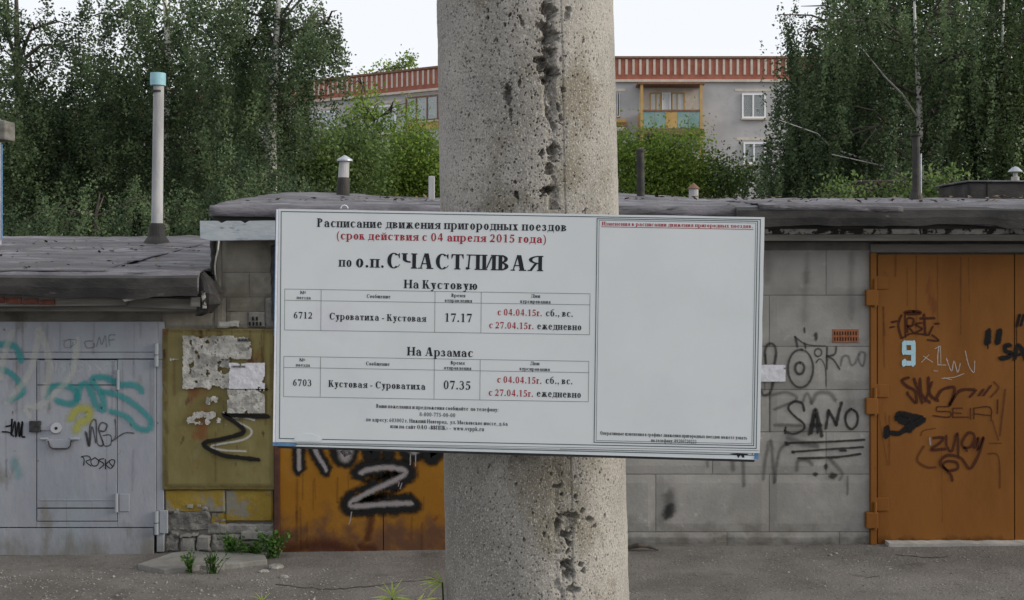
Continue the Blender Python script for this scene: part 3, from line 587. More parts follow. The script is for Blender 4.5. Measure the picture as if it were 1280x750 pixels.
strokes('graffiti', [([(440,415),(446,460)],12)], M['p_white'], GR, off=.007, conv=c7, label='small white dab')
strokes('graffiti', [([(380,400),(400,365),(480,350)],8), ([(400,470),(355,560),(420,610),(480,610)],16), ([(870,40),(900,80),(850,140)],14), ([(945,90),(930,230),(910,400)],12), ([(860,300),(900,430)],10), ([(840,450),(920,450)],8), ([(830,520),(900,540),(910,750)],10)], M['p_brown_soft'], GR, off=.0035, conv=c7, label='faded reddish marks')
random.seed(11)
M['p_run'] = paint('rust_run', (.07,.026,.014), .30, .98, .8); M['p_dirt'] = paint('dirt_run', (.06,.055,.045), .17, .98, .8)
runs = [([(1103+random.uniform(-6,9), y), (1103+random.uniform(-6,9), y+random.uniform(25,80))], random.uniform(1.5,4)) for y in (384,384,516,518,520)]
runs += [([(x, y), (x+random.uniform(-1,1), y+random.uniform(20,110))], random.uniform(1,3.5)) for x, y in [(random.uniform(1110,1262), random.choice((319,322,random.uniform(330,600)))) for _ in range(7)]]
runs += [([(1100+k*14, 677+random.uniform(-2,2)), (1112+k*14, 676+random.uniform(-3,2))], random.uniform(3,10)) for k in range(12)]
tag(strokes('rust_runs', runs, M['p_run'], GR, off=.0028, rise=2e-5), kind='stuff')
runs = [([(x, y), (x+random.uniform(-1,1), min(688, y+random.uniform(15,90)))], random.uniform(1,4)) for x, y in [(random.uniform(4,192), random.choice((404,452,452,random.uniform(460,640)))) for _ in range(30)]]
tag(strokes('dirt_runs', runs, M['p_dirt'], GL, off=.0055, rise=2e-5), kind='stuff')
runs = [([(x, y), (x+random.uniform(-1,1), y+random.uniform(12,70))], random.uniform(1,5)) for x, y in [(random.uniform(206,340), random.choice((413,414,random.uniform(425,540)))) for _ in range(22)]]
runs += [([(205+random.uniform(-1,2), y), (206+random.uniform(-1,3), y+random.uniform(8,22))], random.uniform(2,7)) for y in range(415,600,22)]
runs += [([(x, 608), (x+14, 609)], random.uniform(2,6)) for x in range(208,330,17)]+[([(x, 413), (x+20, 414)], random.uniform(3,8)) for x in range(208,330,24)]
tag(strokes('rust_runs', runs, M['p_run'], GM, Y=F-.014, off=.004, rise=2e-5), kind='stuff')
runs = [([(x, y), (x+random.uniform(-1,1), min(688,y+random.uniform(12,60)))], random.uniform(1,4)) for x, y in [(random.uniform(353,545), random.uniform(560,660)) for _ in range(20)]]
tag(strokes('rust_runs', runs, M['p_run'], GM, off=.0035, rise=2e-5), kind='stuff')
runs = [([(x, y), (x+random.uniform(-2,2), y+random.uniform(20,110))], random.uniform(5,16)) for x, y in [(random.uniform(790,1080), random.choice((316,318,random.uniform(330,560)))) for _ in range(8)]]
runs += [([(x, 676+random.uniform(-4,3)), (x+18, 676+random.uniform(-4,3))], random.uniform(6,14)) for x in range(785,1075,18)]
tag(strokes('dirt_runs', runs, M['p_dirt'], GR, off=.0022, rise=2e-5), kind='stuff')
# roof
felt_roof('roof', GR, FX(921,8.95), 8.0, [(12.6,3.10),(9.02,2.87),(8.97,2.84),(8.95,2.72)], .026, 22, edge=.012)
felt_roof('felt_patch', GR, FX(950,8.9), FX(1130,8.9), [(11.0,3.02),(9.0,2.895),(8.92,2.875),(8.91,2.835)], .014, 27, lambda X,Y: -.02*np.clip((X-2.5),0,1), thick=.012)
MB().box(FX(924,9.03), 8.0, 9.03, 12.9, 2.69, 2.80).build('roof_slab', M['bitumen_dark'], GR)
rough_piece('ragged_lath', 940, 283, 1150, 292.5, 9.06, .03, .012, M['ragged'], GR, 160, .03, .008)
rough_piece('ragged_lath', 1152, 283, 1262, 292.5, 9.07, .03, .012, M['ragged'], GR, 161, .03, .008)
rough_piece('ragged_lath', 1264, 283, 1500, 292.5, 9.06, .03, .012, M['ragged'], GR, 162, .03, .008)
MB().pbox(700,293,1500,301,9.04,.05).build('fascia_board', M['fascia'], GR, bevel=.004)
MB().box(FX(700,9.1), 8.0, 9.1, F+.1, 2.585, 2.685).build('soffit', M['bitumen_dark'], GR)
tag(rough_piece('threshold', 1112, 680, 1420, 690, F-.12, .14, .004, M['threshold'], None, 170, .05, .006), 'pale concrete threshold strip at the foot of the orange-brown gate', 'threshold')

# ================================================================== papers and small ground things
def torn(name, a, b, c, d, Y, m, label, group, seed, thr=.3, cell=1.2, holes=.0):
    nx_, nz_ = int((c-a)/cell), int((d-b)/cell); vs, fs = [], []; idx = {}
    def vid(i, j):
        if (i,j) not in idx:
            px = a+(c-a)*i/nx_+(random.random()-.5)*cell*.5; py = b+(d-b)*j/nz_+(random.random()-.5)*cell*.5
            idx[(i,j)] = len(vs); yy = Y-.002-.009*float(fbm(px/6, py/6, seed+4)); vs.append((FX(px,yy), yy, FZ(py,yy)))
        return idx[(i,j)]
    for i in range(nx_):
        for j in range(nz_):
            e = min(i+.5, nx_-i-.5, j+.5, nz_-j-.5)*cell
            n = float(fbm((a+i*cell)/7., (b+j*cell)/7., seed))
            if n < thr*max(0, 1-e/6)+.12 or n < holes: continue
            fs.append((vid(i,j), vid(i,j+1), vid(i+1,j+1), vid(i+1,j)))
    return tag(obj(name, vs, fs, M[m]), label, 'poster', group)
G_ = 'torn paper notices on the olive sheet'
torn('paper_notice', 228, 419.5, 289, 487, F-.02, 'paper', 'largest ragged grey remnant of notices pasted on the olive sheet', G_, 5, .50, .9, .30)
torn('paper_notice', 273, 419.5, 314.5, 449, F-.024, 'paper', 'torn notice with a dark printed heading at the top of the olive sheet', G_, 6, .35, .9, .16)
o_ = torn('paper_notice', 286, 453.5, 331, 486, F-.03, 'paper_white', 'cleanest white notice right of the ragged paper patch', G_, 8, .28, .9)
torn('paper_notice', 284, 487, 331, 516.5, F-.03, 'paper', 'crumpled pale notice below the clean white one', G_, 9, .3, .9, .2)
torn('paper_notice', 233, 513, 283, 531, F-.02, 'paper', 'thin torn paper scraps beside the start of the black zigzag', G_, 10, .62, 1.1, .50)
torn('paper_notice', 256, 495, 273, 508, F-.02, 'paper', 'faint small paper scrap above the torn scraps', G_, 11, .6, 1.1, .52)
torn('paper_notice', 211, 446, 226, 452, F-.02, 'paper', 'small torn tongue of paper left of the ragged patch', G_, 12, .45)
pn = torn('paper_notice', 944, 456, 982, 477, F-.01, 'paper_white', 'white torn paper stuck on the grey block wall at the right edge of the board', None, 13, .3)
mb = MB()
for k in range(9): mb.pbox(297+k*1.8, 423, 298.2+k*1.8, 426.8, F-.040, .001)
for k in range(11): mb.pbox(289.5+k*1.6, 457, 290.5+k*1.6, 459.5, F-.046, .001)
mb.build('printed_heading', M['ink'], o_)

# cracks in the asphalt, litter and grit on the roofs
def crack(pts, w_):
    p = smooth_path(pts, 9); L_, R2 = [], []
    for k, (px, py) in enumerate(p):
        py = py+(float(fbm(px/6, py/6, 91))-.5)*3; Y = CAMH*FOC/(py-HZ)*.985; x = FX(px,Y); ww = w_*(.3+1.3*float(fbm(px/9, 0, 92)))
        for q, l in ((-1,L_),(1,R2)): yy = Y+q*ww; l.append((x, yy, float(gz(x,yy))+.004))
    n = len(L_); return L_+R2, [(i, n+i, n+i+1, i+1)[::-1] for i in range(n-1)]
for pts, w_ in [([(345,724),(385,729),(420,731),(470,728)],.008),([(470,727),(510,724),(545,722)],.004),([(1120,700),(1160,703),(1185,702)],.009),([(1060,722),(1085,726),(1100,724)],.005)]:
    vs, fs = crack(pts, w_); tag(obj('asphalt_crack', vs, fs, M['crack']), kind='structure')
def litter(name, x0, x1, zf, n, label):
    P = []
    for k in range(n):
        y = 9.05+3.2*random.random()**1.3; x = random.uniform(x0, x1)
        if float(fbm(x*1.2, y*2, 95)) < .45: continue
        P.append((x, y, zf(y)+.022+random.random()*.012))
    P = np.array(P); m_ = len(P); a = rng.uniform(0, 6.28, m_); sz = rng.uniform(.012,.034,m_)
    d1 = np.stack([np.cos(a), np.sin(a), rng.normal(0,.25,m_)],-1)*sz[:,None]; d2 = np.stack([-np.sin(a), np.cos(a), rng.normal(0,.25,m_)],-1)*sz[:,None]*.6
    V = np.stack([P-d1, P+d2, P+d1, P-d2],1).reshape(-1,3)
    tag(obj(name, V, np.arange(4*m_).reshape(m_,4), M['litter']), label, 'litter', kind='stuff')
litter('leaf_litter', -7.5, -2.6, lambda y: 2.335+(y-9.02)*.086, 500, 'dead leaves and grit scattered on the lower left roof')
litter('leaf_litter', -2.3, 7.9, lambda y: 2.885+(y-9.02)*.07, 1100, 'dead leaves and grit scattered on the two higher roofs')
# broken slab, stones
mb = MB()
out = [(172,712),(215,697),(240,694),(262,697),(300,697),(331,701),(334,707),(300,711),(281,712.3),(262,714.5),(250,714),(238,717),(222,716.6),(205,718.6),(190,715.5)]
pts = []
for px, py in out:
    Y = 9.33*(690-HZ)/(py-HZ)*1.005; Y = min(Y, 9.28); pts.append((FX(px,Y), Y))
n = len(pts); zt = [float(gz(x,y))+.04 for x,y in pts]
mb.add([(x,y,z) for (x,y),z in zip(pts,zt)]+[(x,y,z-.09) for (x,y),z in zip(pts,zt)], [tuple(range(n))[::-1]]+[(i,n+i,n+(i+1)%n,(i+1)%n)[::-1] for i in range(n)])
tag(mb.build('concrete_slab', M['slab'], bevel=.008), 'flat broken concrete slab lying in front of the crumbling plinth', 'slab')
def stone(px, Y, r, label):
    x, z = FX(px,Y), float(gz(FX(px,Y), Y)); vs, fs = [], []; n = 9
    for i, (k, h) in enumerate(((.9,-.3),(1.0,.15),(.75,.5),(.3,.62))):
        for q in range(n):
            a_ = 2*math.pi*q/n; rr = r*k*(1+random.uniform(-.2,.2)); vs.append((x+rr*math.cos(a_)*1.3, Y+rr*math.sin(a_), z+h*r))
    fs = [(i*n+q, i*n+(q+1)%n, (i+1)*n+(q+1)%n, (i+1)*n+q) for i in range(3) for q in range(n)]+[tuple(3*n+q for q in range(n))]
    tag(obj('stone', vs, fs, M['stone']), label, 'stone', 'loose stones near the plinth')
for px, Y, r, lb in [(222,9.2,.035,'pale stone left of the slab beside the plinth'),(248,9.22,.03,'pale flat stone on the back edge of the broken slab'),(346,8.85,.05,'largest loose stone just right of the broken slab'),(330,8.75,.03,'small stone in front of the slab right corner'),(203,9.1,.03,'small stone by the left end of the slab'),(355,8.6,.03,'dull stone further out on the asphalt right of the slab')]:
    stone(px, Y, r, lb)
rough_piece_lbl = tag(MB().tube([(FX(782), 9.25, float(gz(FX(782),9.25))+.02),(FX(796), 9.2, float(gz(FX(796),9.2))+.05),(FX(808), 9.22, float(gz(FX(808),9.2))+.035),(FX(820),9.2,float(gz(FX(820),9.2))+.01)], [.018,.022,.016,.006], 6).build('twisted_root', M['bark']), 'dark root-like strip lying at the wall foot right of the pole', 'root')

# ================================================================== things standing on the roofs
def stand(name, label, cat, px, Y, py, **k):
    return thing(name, label, cat, PT(px, py, Y), **k)
gp = 'chimney pipes on the garage roofs'
Y = 12.0; r = 7/FOC*Y
P = stand('chimney_pipe', 'tall grey pipe with a pale blue cap rising from the left roof', 'chimney', 197, Y, 305, group=gp)
x = FX(196.5,Y); x0 = FX(196,Y)
MB().lathe(x0, Y, [(r*1.08,FZ(306,Y)),(r*1.0,FZ(280,Y)),(r*.95,FZ(200,Y)),(r*.9,FZ(105,Y))], 24, (.012,0)).build('pipe', M['pipe'], P, smooth=False)
MB().lathe(FX(197.5,Y), Y, [(r*1.33,FZ(107,Y)),(r*1.36,FZ(99,Y)),(r*1.33,FZ(91.5,Y)),(r*1.15,FZ(91.4,Y)),(r*1.1,FZ(99,Y))], 24).build('cap', M['pale_blue'], P)
MB().lathe(FX(197,Y), Y, [(r*1.04,FZ(116,Y)),(r*1.04,FZ(113,Y))], 24).build('collar', M['iron'], P)
MB().lathe(x0, Y, [(r*3.4,FZ(311,Y)),(r*2.4,FZ(304,Y)),(r*1.6,FZ(296,Y)),(r*1.25,FZ(283,Y)),(r*1.12,FZ(279,Y))], 20).build('tarred_base', M['bitumen_dark'], P)
Y = 11.2; r = 7.5/FOC*Y
P = stand('vent_pipe', 'short peeling white vent pipe with a pointed cap on the middle roof', 'chimney', 429, Y, 248, group=gp)
MB().lathe(FX(428.5,Y), Y, [(r*1.15,FZ(250,Y)),(r*1.05,FZ(226,Y)),(r*.98,FZ(222,Y))], 18, (.03,0)).build('tarred_base', M['iron'], P)
MB().lathe(FX(429,Y), Y, [(r*.95,FZ(226,Y)),(r*.85,FZ(205,Y)),(r*.85,FZ(201,Y))], 18, (.06,0)).build('pipe', M['pipe'], P)
MB().lathe(FX(431,Y), Y, [(r*1.35,FZ(201.5,Y)),(r*1.3,FZ(199.5,Y)),(r*.35,FZ(195,Y)),(.005,FZ(194,Y))], 18).build('cap', M['zinc'], P)
Y = 11.4; r = 5/FOC*Y
P = stand('stove_pipe', 'black iron stove pipe right of the concrete pole', 'chimney', 801, Y, 248, group=gp)
MB().lathe(FX(801,Y), Y, [(r,FZ(252,Y)),(r,FZ(190,Y))], 16, (-.01,0)).build('pipe', M['iron'], P)
MB().lathe(FX(801,Y), Y, [(r*1.15,FZ(190,Y)),(r*1.2,FZ(187,Y)),(r*.4,FZ(185.5,Y))], 16).build('cap', M['iron'], P)
Y = 11.2; r = 6/FOC*Y
P = stand('vent_pipe', 'stubby white vent with a rusty pointed hat, between the black pipe and the birch', 'chimney', 867, Y, 250, group=gp)
MB().lathe(FX(867,Y), Y, [(r,FZ(252,Y)),(r,FZ(235,Y))], 16).build('pipe', M['pipe'], P)
MB().lathe(FX(867,Y), Y, [(r*1.3,FZ(236,Y)),(r*1.25,FZ(235,Y)),(.004,FZ(228.5,Y))], 16).build('cap', M['flat_brown'], P)
Y = 11.8; r = 4.6/FOC*Y
P = stand('stove_pipe', 'dark iron pipe with a flat cap standing before the white birch trunk', 'chimney', 1145, Y, 249, group=gp)
MB().lathe(FX(1145,Y), Y, [(r*2.2,FZ(252,Y)),(r*1.3,FZ(240,Y)),(r,FZ(232,Y)),(r,FZ(170,Y))], 16).build('pipe', M['iron'], P)
MB().lathe(FX(1145,Y), Y, [(r*1.5,FZ(170,Y)),(r*1.5,FZ(167,Y))], 16).build('cap', M['iron'], P)
tag(MB().lathe(FX(1151,Y+.2), Y+.2, [(.011,FZ(252,Y)),(.011,FZ(190,Y))], 8).build('thin_rod', M['zinc']), 'thin pale rod right behind the dark iron pipe', 'rod')
Y = 12.4
B_ = stand('roof_box', 'low tarred roof box at the right edge of the photo', 'roof hatch', 1255, Y, 250)
MB().box(FX(1211,Y), FX(1330,Y), Y, Y+.9, FZ(252,Y), FZ(228,Y)).build('box', M['bitumen_dark'], B_, bevel=.02)
MB().box(FX(1209,Y)-.01, FX(1332,Y), Y-.03, Y+.93, FZ(228,Y)+.002, FZ(225.5,Y)).build('lid', M['bitumen'], B_, bevel=.008)
MB().box(FX(1233,Y), FX(1234.3,Y), Y-.008, Y, FZ(247,Y), FZ(229,Y)).build('seam', M['black'], B_)
r = 4.5/FOC*Y; P = stand('vent_pipe', 'small white mushroom vent standing on the tarred roof box', 'chimney', 1269, Y+.4, 226, group=gp)
MB().lathe(FX(1269,Y+.4), Y+.4, [(r*1.1,FZ(227,Y+.4)),(r*1.1,FZ(221,Y+.4)),(r*.6,FZ(220.5,Y+.4)),(r*.6,FZ(214,Y+.4))], 16).build('pipe', M['threshold'], P)
MB().lathe(FX(1269,Y+.4), Y+.4, [(r*2.0,FZ(214.8,Y+.4)),(r*1.9,FZ(214,Y+.4)),(r*.9,FZ(209.5,Y+.4)),(.004,FZ(208,Y+.4))], 18).build('cap', M['zinc'], P)
Y = 11.5; tag(MB().box(FX(535.5,Y), FX(543,Y), Y, Y+.06, FZ(250,Y), FZ(220,Y)).build('roof_post', M['pipe'], bevel=.006), 'short grey square post on the roof at the left edge of the concrete pole', 'post')
Y = 11.5; r = 5/FOC*Y
P = stand('chimney_pipe', 'white and blue pipe with a grey square head at the left photo edge', 'chimney', 0, Y, 305, group=gp)
MB().lathe(FX(-3.5,Y), Y, [(r,FZ(306,Y)),(r,FZ(178,Y))], 16).build('pipe', M['zinc'], P)
MB().lathe(FX(3.0,Y), Y-.01, [(.006,FZ(300,Y)),(.006,FZ(180,Y))], 8).build('side_pipe', M['blue'], P)
MB().box(FX(-14,Y), FX(13,Y), Y-.12, Y+.12, FZ(176,Y), FZ(152,Y)).build('head', M['fascia'], P, bevel=.015)

# ================================================================== concrete pole
YP = 2.50
def pole():
    zf0, zf1 = 1.70, 3.12
    R0 = lambda z: .1985 - .0055*(z-2.4)
    zz = np.concatenate([np.linspace(.75, zf0-.02, 10), np.arange(zf0, zf1, .0013), np.linspace(zf1+.02, 9, 40)])
    th = np.concatenate([np.radians(np.linspace(-100, 100, 540)), np.radians(np.linspace(104, 256, 40))])   # 0 faces the camera (-y)
    nT, nZ = len(th), len(zz)
    T, Z = np.meshgrid(th, zz); s = T*.197                  # arc length
    s = np.where(T > math.radians(101), s.max(), s)
    D = (fbm(s*18, Z*14, 2, 4)-.5)*.003 + (fbm(s*110, Z*80, 4, 3)-.5)*.0016
    sx = lambda px: math.asin(max(-1, min(1, ((px-662)/FOC*(YP-.17))/.197)))*.197
    pxl = lambda s_: 662 + np.sin(s_/.197)*.197/(YP-.15)*FOC
    pyz = lambda z_: HZ-(z_-CAMH)/(YP-.195)*FOC
    # formwork seam: a small step, and the honeycombed band beside it
    sj = sx(706) + (fbm(Z*3, Z*0, 31)-.5)*.006 - (2.8-Z)*.003
    D += .0022*(1/(1+np.exp(-(s-sj)/.0012))) - .0014*np.exp(-((s-sj)/.0016)**2)
    cb = sx(689)+(fbm(Z*5, Z*0+2, 33)-.5)*.012 - (2.8-Z)*.002
    wdt = .0125*(.55+.9*fbm(Z*6, Z*0, 35))
    PY = pyz(Z); amt = np.where(PY < 262, np.clip(.55+1.1*fbm(Z*7+3, Z*0, 36), 0, 1.25), .0)
    amt = np.where((PY > 560) & (PY < 640), .22, amt); amt = np.where((PY >= 640), .50*(fbm(Z*9, Z*0, 41) > .45), amt)
    band = np.exp(-((s-cb)/wdt)**4)*amt
    ridg = np.abs(fbm(s*150, Z*95, 37, 4)-.5)*2
    n3 = fbm(s*75+2, Z*48, 39, 3)
    D -= band*(.001 + .013*np.clip((n3-.44)*4, 0, 1) + .005*ridg)
    # single voids: photo position, half width, half height, depth
    def void(px, py, hw, hh, dep, ang=0, jag=.5, seed=0):
        nonlocal D
        s0 = sx(px); z0 = CAMH-(py-HZ)/FOC*(YP-.195); a, b = hw/FOC*(YP-.2), hh/FOC*(YP-.2)
        m = max(a, b)*1.6
        i0, i1 = np.searchsorted(zz, [z0-m, z0+m]); cols = np.where(np.abs(th*.197-s0) < m)[0]
        if len(cols) < 2 or i1 <= i0: return
        sl_ = np.s_[i0:i1, cols[0]:cols[-1]+1]
        ds, dz = s[sl_]-s0, Z[sl_]-z0; c_, s_ = math.cos(ang), math.sin(ang)
        u, v = (ds*c_+dz*s_)/a, (-ds*s_+dz*c_)/b
        q = np.sqrt(u*u+v*v) + (fbm(ds*160+seed*3.1, dz*160, seed, 3)-.5)*jag*1.6
        D[sl_] -= dep*np.clip((1.05-q)*2.2, 0, 1)
    big = [(689,12,11,10,.012),(684,33,9,7,.010),(694,45,8,9,.012),(682,52,7,6,.010),(690,64,9,7,.012),(680,80,9,11,.016),(692,92,9,9,.014),(684,100,7,5,.012),(697,88,4,4,.01),
           (636,120,5,13,.012),(641,142,2.5,7,.005),(652,103,2,6,.006),(645,244,3,6,.012),(643,228,3,3,.007),(684,238,10,5,.016),(690,152,3,14,.007),(706,112,3,4,.008),(692,190,8,10,.008),(678,192,3,7,.008),(700,133,2,6,.008),(687,212,6,8,.009),(702,146,3,5,.006),
           (714,15,5,9,.006),(656,25,2.5,7,.006),(634,30,2,3,.007),(613,20,2,2.5,.006),(615,10,2,3,.006),
           (688,608,7,2.6,.008),(693,618,2.5,2.5,.006),(681,592,2,2,.005),(709,622,3,3.5,.006),(710,629,2,2,.006),(741,596,2,2,.006),(709,597,1.5,1.5,.005),(725,652,6,3.5,.008),(700,645,14,4,.011),(688,655,4.5,8,.009),(695,668,7,6,.013),(700,679,3.5,5,.010),(698,690,2.2,4,.007),
           (697,704,9,6,.014),(699,716,7,10,.016),(713,708,3,3,.008),(716,716,3,4,.008),(704,738,10,5,.01),(733,662,3,3,.006),(746,652,3,3,.006),(716,640,4,3,.006),(702,655,10,8,.005)]
    for k, (px, py, hw, hh, dp) in enumerate(big): void(px+random.uniform(-1,1), py, hw, hh, dp*1.8, random.uniform(-.5,.5), .95, 50+k)
    # pores, mostly small and slightly slanted
    for k in range(4200):
        px = rng.uniform(552, 778); py = rng.uniform(-10, 760)
        if px > 706 and rng.random() < .35: continue
        if py > 560 and px < 690 and rng.random() < .45: continue
        z_ = rng.random(); 
        hw, hh, dp = (rng.uniform(.6,.9), rng.uniform(.6,1.3), .004) if z_ < .86 else ((rng.uniform(.7,1.15), rng.uniform(1,2.4), .007) if z_ < .99 else (rng.uniform(1.2,1.8), rng.uniform(2,4), .009))
        void(px, py, hw*1.1, hh*1.1, dp, rng.uniform(-.8,.3), .25, k % 97)
    fine = ((Z > zf0) & (Z < zf1) & (np.abs(T) < math.radians(97))); D = np.where(fine, D, 0)
    r = R0(Z) + D
    X = r*np.sin(T); Yv = -r*np.cos(T)
    # slight lean of the shaft, foot at the left of the photo
    ax = (662.2-640)/FOC*YP - (Z-CAMH)*.0212
    V = np.stack([ax+X, YP+Yv, Z], -1).reshape(-1,3)
    i, j = np.meshgrid(np.arange(nT), np.arange(nZ-1)); a = (j*nT+i).ravel(); b = (j*nT+(i+1)%nT).ravel()
    return V, np.stack([a, b, b+nT, a+nT], -1)
V_, F_ = pole()
tag(obj('concrete_pole', V_, F_, M['concrete'], smooth=True, origin=((22)/FOC*YP+.03, YP, .8)), 'thick round concrete pole with pitted honeycombed surface carrying the timetable board', 'pole')

# ================================================================== timetable board
# board frame: origin at a known point, e_u right, e_v up, tilted clockwise by 1.15 degrees and turned 4.6 degrees
BC = Vector((FX(648,2.235), 2.235, FZ(416,2.235)))
yaw, roll = math.atan2(-.085, .965), math.radians(-1.12)
eu0 = Vector((math.cos(yaw), math.sin(yaw), 0)); en = Vector((math.sin(yaw), -math.cos(yaw), 0)); ev0 = Vector((0,0,1))
EU = eu0*math.cos(roll)+ev0*math.sin(roll); EV = -eu0*math.sin(roll)+ev0*math.cos(roll)
def BL(px, py):                                        # photo point -> board coordinates (u, v) in metres
    d = Vector(((px-640)/FOC, 1, -(py-HZ)/FOC)); o = Vector((0,0,CAMH))
    t = (BC-o).dot(en)/d.dot(en); p = o+d*t-BC
    return p.dot(EU), p.dot(EV)
def BP(u, v, h=0): return BC+EU*u+EV*v+en*h
TB = tag(finish(bpy.data.objects.new('timetable_board', None), BP(0,-.24), None), 'wide white train timetable board fixed across the concrete pole', 'sign')
def bprism(name, poly, h0, h1, m, parent=TB, **k):
    P_ = [BL(*q) for q in poly]; n = len(P_)
    vs = [tuple(BP(u,v,h1)) for u,v in P_]+[tuple(BP(u,v,h0)) for u,v in P_]
    return obj(name, vs, [tuple(range(n))[::-1], tuple(range(n,2*n))]+[(i,(i+1)%n,n+(i+1)%n,n+i) for i in range(n)], m, parent, **k)
def jag(p0, p1, n, amp):
    return [(p0[0]+(p1[0]-p0[0])*k/n+random.uniform(-amp,amp), p0[1]+(p1[1]-p0[1])*k/n+random.uniform(-amp,amp)) for k in range(1,n)]
back = bprism('backing_board', [(347,263),(952,273),(944,578.5),(345,561)], -.034, -.006, M['board_back'], bevel=.002)
for k_ in (300, 530):
    bprism('mounting_bracket', [(610,k_),(700,k_+1),(700,k_+14),(610,k_+13)], -.095, -.0345, M['board_back'])
old = bprism('older_sheet', [(344.5,262.5),(950,272.5),(945,575),(341,557.5)], -.0055, -.003, M['sheet_old'])
bprism('blue_edge', [(344,262),(348.2,262),(345.5,420),(341.8,420)], -.0028, -.0021, M['blue'])
bprism('blue_edge', [(341,553.0),(370,554),(369,557.6),(341,557.0)], -.0018, .0008, M['blue'])
bprism('blue_edge', [(943.5,563),(948.5,563),(948,574.5),(943,574)], -.0028, -.0018, M['blue'])
shp = [(345.8,261)] + jag((345.8,261),(955.8,271.5),10,.25) + [(955.8,271.5)] + jag((955.8,271.5),(949.5,566.5),14,.5) + [(949.5,566.5)] + jag((949.5,566.5),(341.5,552.5),8,.25) + [(341.5,552.5)]
shp = [(348.5,261)]+shp[1:]; shp[-1] = (344.2,552.5)
sheet = bprism('printed_sheet', shp, -.0020, 0, M['sheet'])
bprism('foam_edge', [(345.6,261.5),(348.0,261.5),(343.6,552.5),(341.2,552.3)], -.0018, .0006, M['tear'])
def blines(name, segs, wpx, m, h=.0004, parent=TB):
    mb = MB()
    for k, (p, q) in enumerate(segs):
        a_, b_ = np.array(BL(*p)), np.array(BL(*q)); t = (b_-a_)/np.linalg.norm(b_-a_); nn = np.array([-t[1],t[0]])*(wpx/2/FOC*2.22); hh = h+k*2e-5
        a2, b2 = a_-t*abs(nn).max(), b_+t*abs(nn).max()
        mb.add([BP(*(a2-nn),hh), BP(*(b2-nn),hh), BP(*(b2+nn),hh), BP(*(a2+nn),hh)], [(0,1,2,3)])
    return mb.build(name, m, parent)
def rect4(a_, b_, c_, d_): return [(a_,b_),(b_,c_),(c_,d_),(d_,a_)]
blines('border_line', rect4((351.6,264.3),(950.5,274.5),(945.2,560.5),(349.3,548)), 1.0, M['line'])
blines('notice_frame', rect4((746.4,273.3),(947,276.6),(942.0,557.0),(742.6,552.8)), 1.0, M['line'])
blines('notice_frame', rect4((749.0,275.3),(944.6,278.8),(939.8,554.6),(745.2,550.6)), .6, M['thinline'])
blines('older_border', [((344,555.0),(943,569.5)),((700,561.4),(944,566.3)),((940.5,569),(940.7,564.5))], .9, M['line'], h=-.0026)
blines('older_border', [((350,552.9),(560,556.6)),((560,556.6),(948,563.3))], .6, M['thinline'], h=.0003)
for (L_, Rr, T0, T1, H0, H1, B0, B1, cols) in [(356,737.5,361.2,367.2,375.2,381,412.4,418.3,(401.5,543.8,601.6)), (354.8,736,445.4,451.6,459.2,465.8,495.7,502.2,(400.8,543,600.3))]:
    y_ = lambda a_, b_, x: a_+(b_-a_)*(x-L_)/(Rr-L_)
    seg = [((L_,T0),(Rr,T1)),((L_,H0),(Rr,H1)),((L_-.3,B0),(Rr-.6,B1)),((L_,T0),(L_-.3,B0)),((Rr,T1),(Rr-.6,B1))]+[((c_,y_(T0,T1,c_)),(c_-.5,y_(B0,B1,c_))) for c_ in cols]
    blines('table_grid', seg, .55, M['thinline'])
# raised white patch and the little ring above the board
ell2 = lambda cx, cy, rx, ry, n=18: [(cx+rx*math.cos(t), cy+ry*math.sin(t)) for t in np.linspace(0, 2*math.pi, n, endpoint=False)]
bprism('white_patch', [(367,549.5),(372,544.5),(380,542.0),(390,542.3),(398,545.5),(403,549.5),(400,552),(370,551.5)], .0004, .0011, M['sheet_old'])
mb = MB(); mb.tube([BP(*BL(430+9*math.cos(t)*.5, 260.5-4.2*math.sin(t)), -.004) for t in np.linspace(0, math.pi, 9)], .0009, 6); mb.build('wire_loop', M['tear'], TB)
bprism('drip_crack', [(912,567.5),(921,566.7),(936,567.5),(934,569),(930,568.8),(931,572),(928.5,572.5),(926,569),(923,572.8),(921,569.2)], -.0027, -.0022, M['ink'])
# ghost print in the empty box
gs = []
random.seed(3)
for yy in (303,315,324,333,345,357):
    x_ = 757+random.uniform(0,12)
    while x_ < 890:
        l_ = random.uniform(5,16); gs.append(((x_,yy+(x_-757)*.017),(x_+l_,yy+(x_+l_-757)*.017))); x_ += l_+random.uniform(2,20)
pass

# ---- serif lettering, drawn as polygons (em units)
t_ = .048; SL = .055
def R_(x0,y0,x1,y1): return [(x0,y0),(x1,y0),(x1,y1),(x0,y1)]
def AR(cx,cy,rx,ry,tw,th,a0,a1,n=None):
    n = n or max(5, int(abs(a1-a0)/13)); A = np.radians(np.linspace(a0,a1,n+1)); out = []
    pts = [((cx+rx*math.cos(a),cy+ry*math.sin(a)),(cx+(rx-tw)*math.cos(a),cy+(ry-th)*math.sin(a))) for a in A]
    for (o1,i1),(o2,i2) in zip(pts,pts[1:]): out.append([o1,o2,i2,i1])
    return out
def ST(x,y0,y1,s,bot=True,top=True):
    p = [R_(x,y0,x+s,y1)]
    if bot: p.append(R_(x-SL,y0,x+s+SL,y0+t_))
    if top: p.append(R_(x-SL,y1-t_,x+s+SL,y1))
    return p
def DG(x0,y0,x1,y1,w_): return [[(x0,y0),(x0+w_,y0),(x1+w_,y1),(x1,y1)]]
def BALL(x,y,r=.05): return [[(x+r*math.cos(a),y+r*math.sin(a)) for a in np.linspace(0,2*math.pi,10,endpoint=False)]]
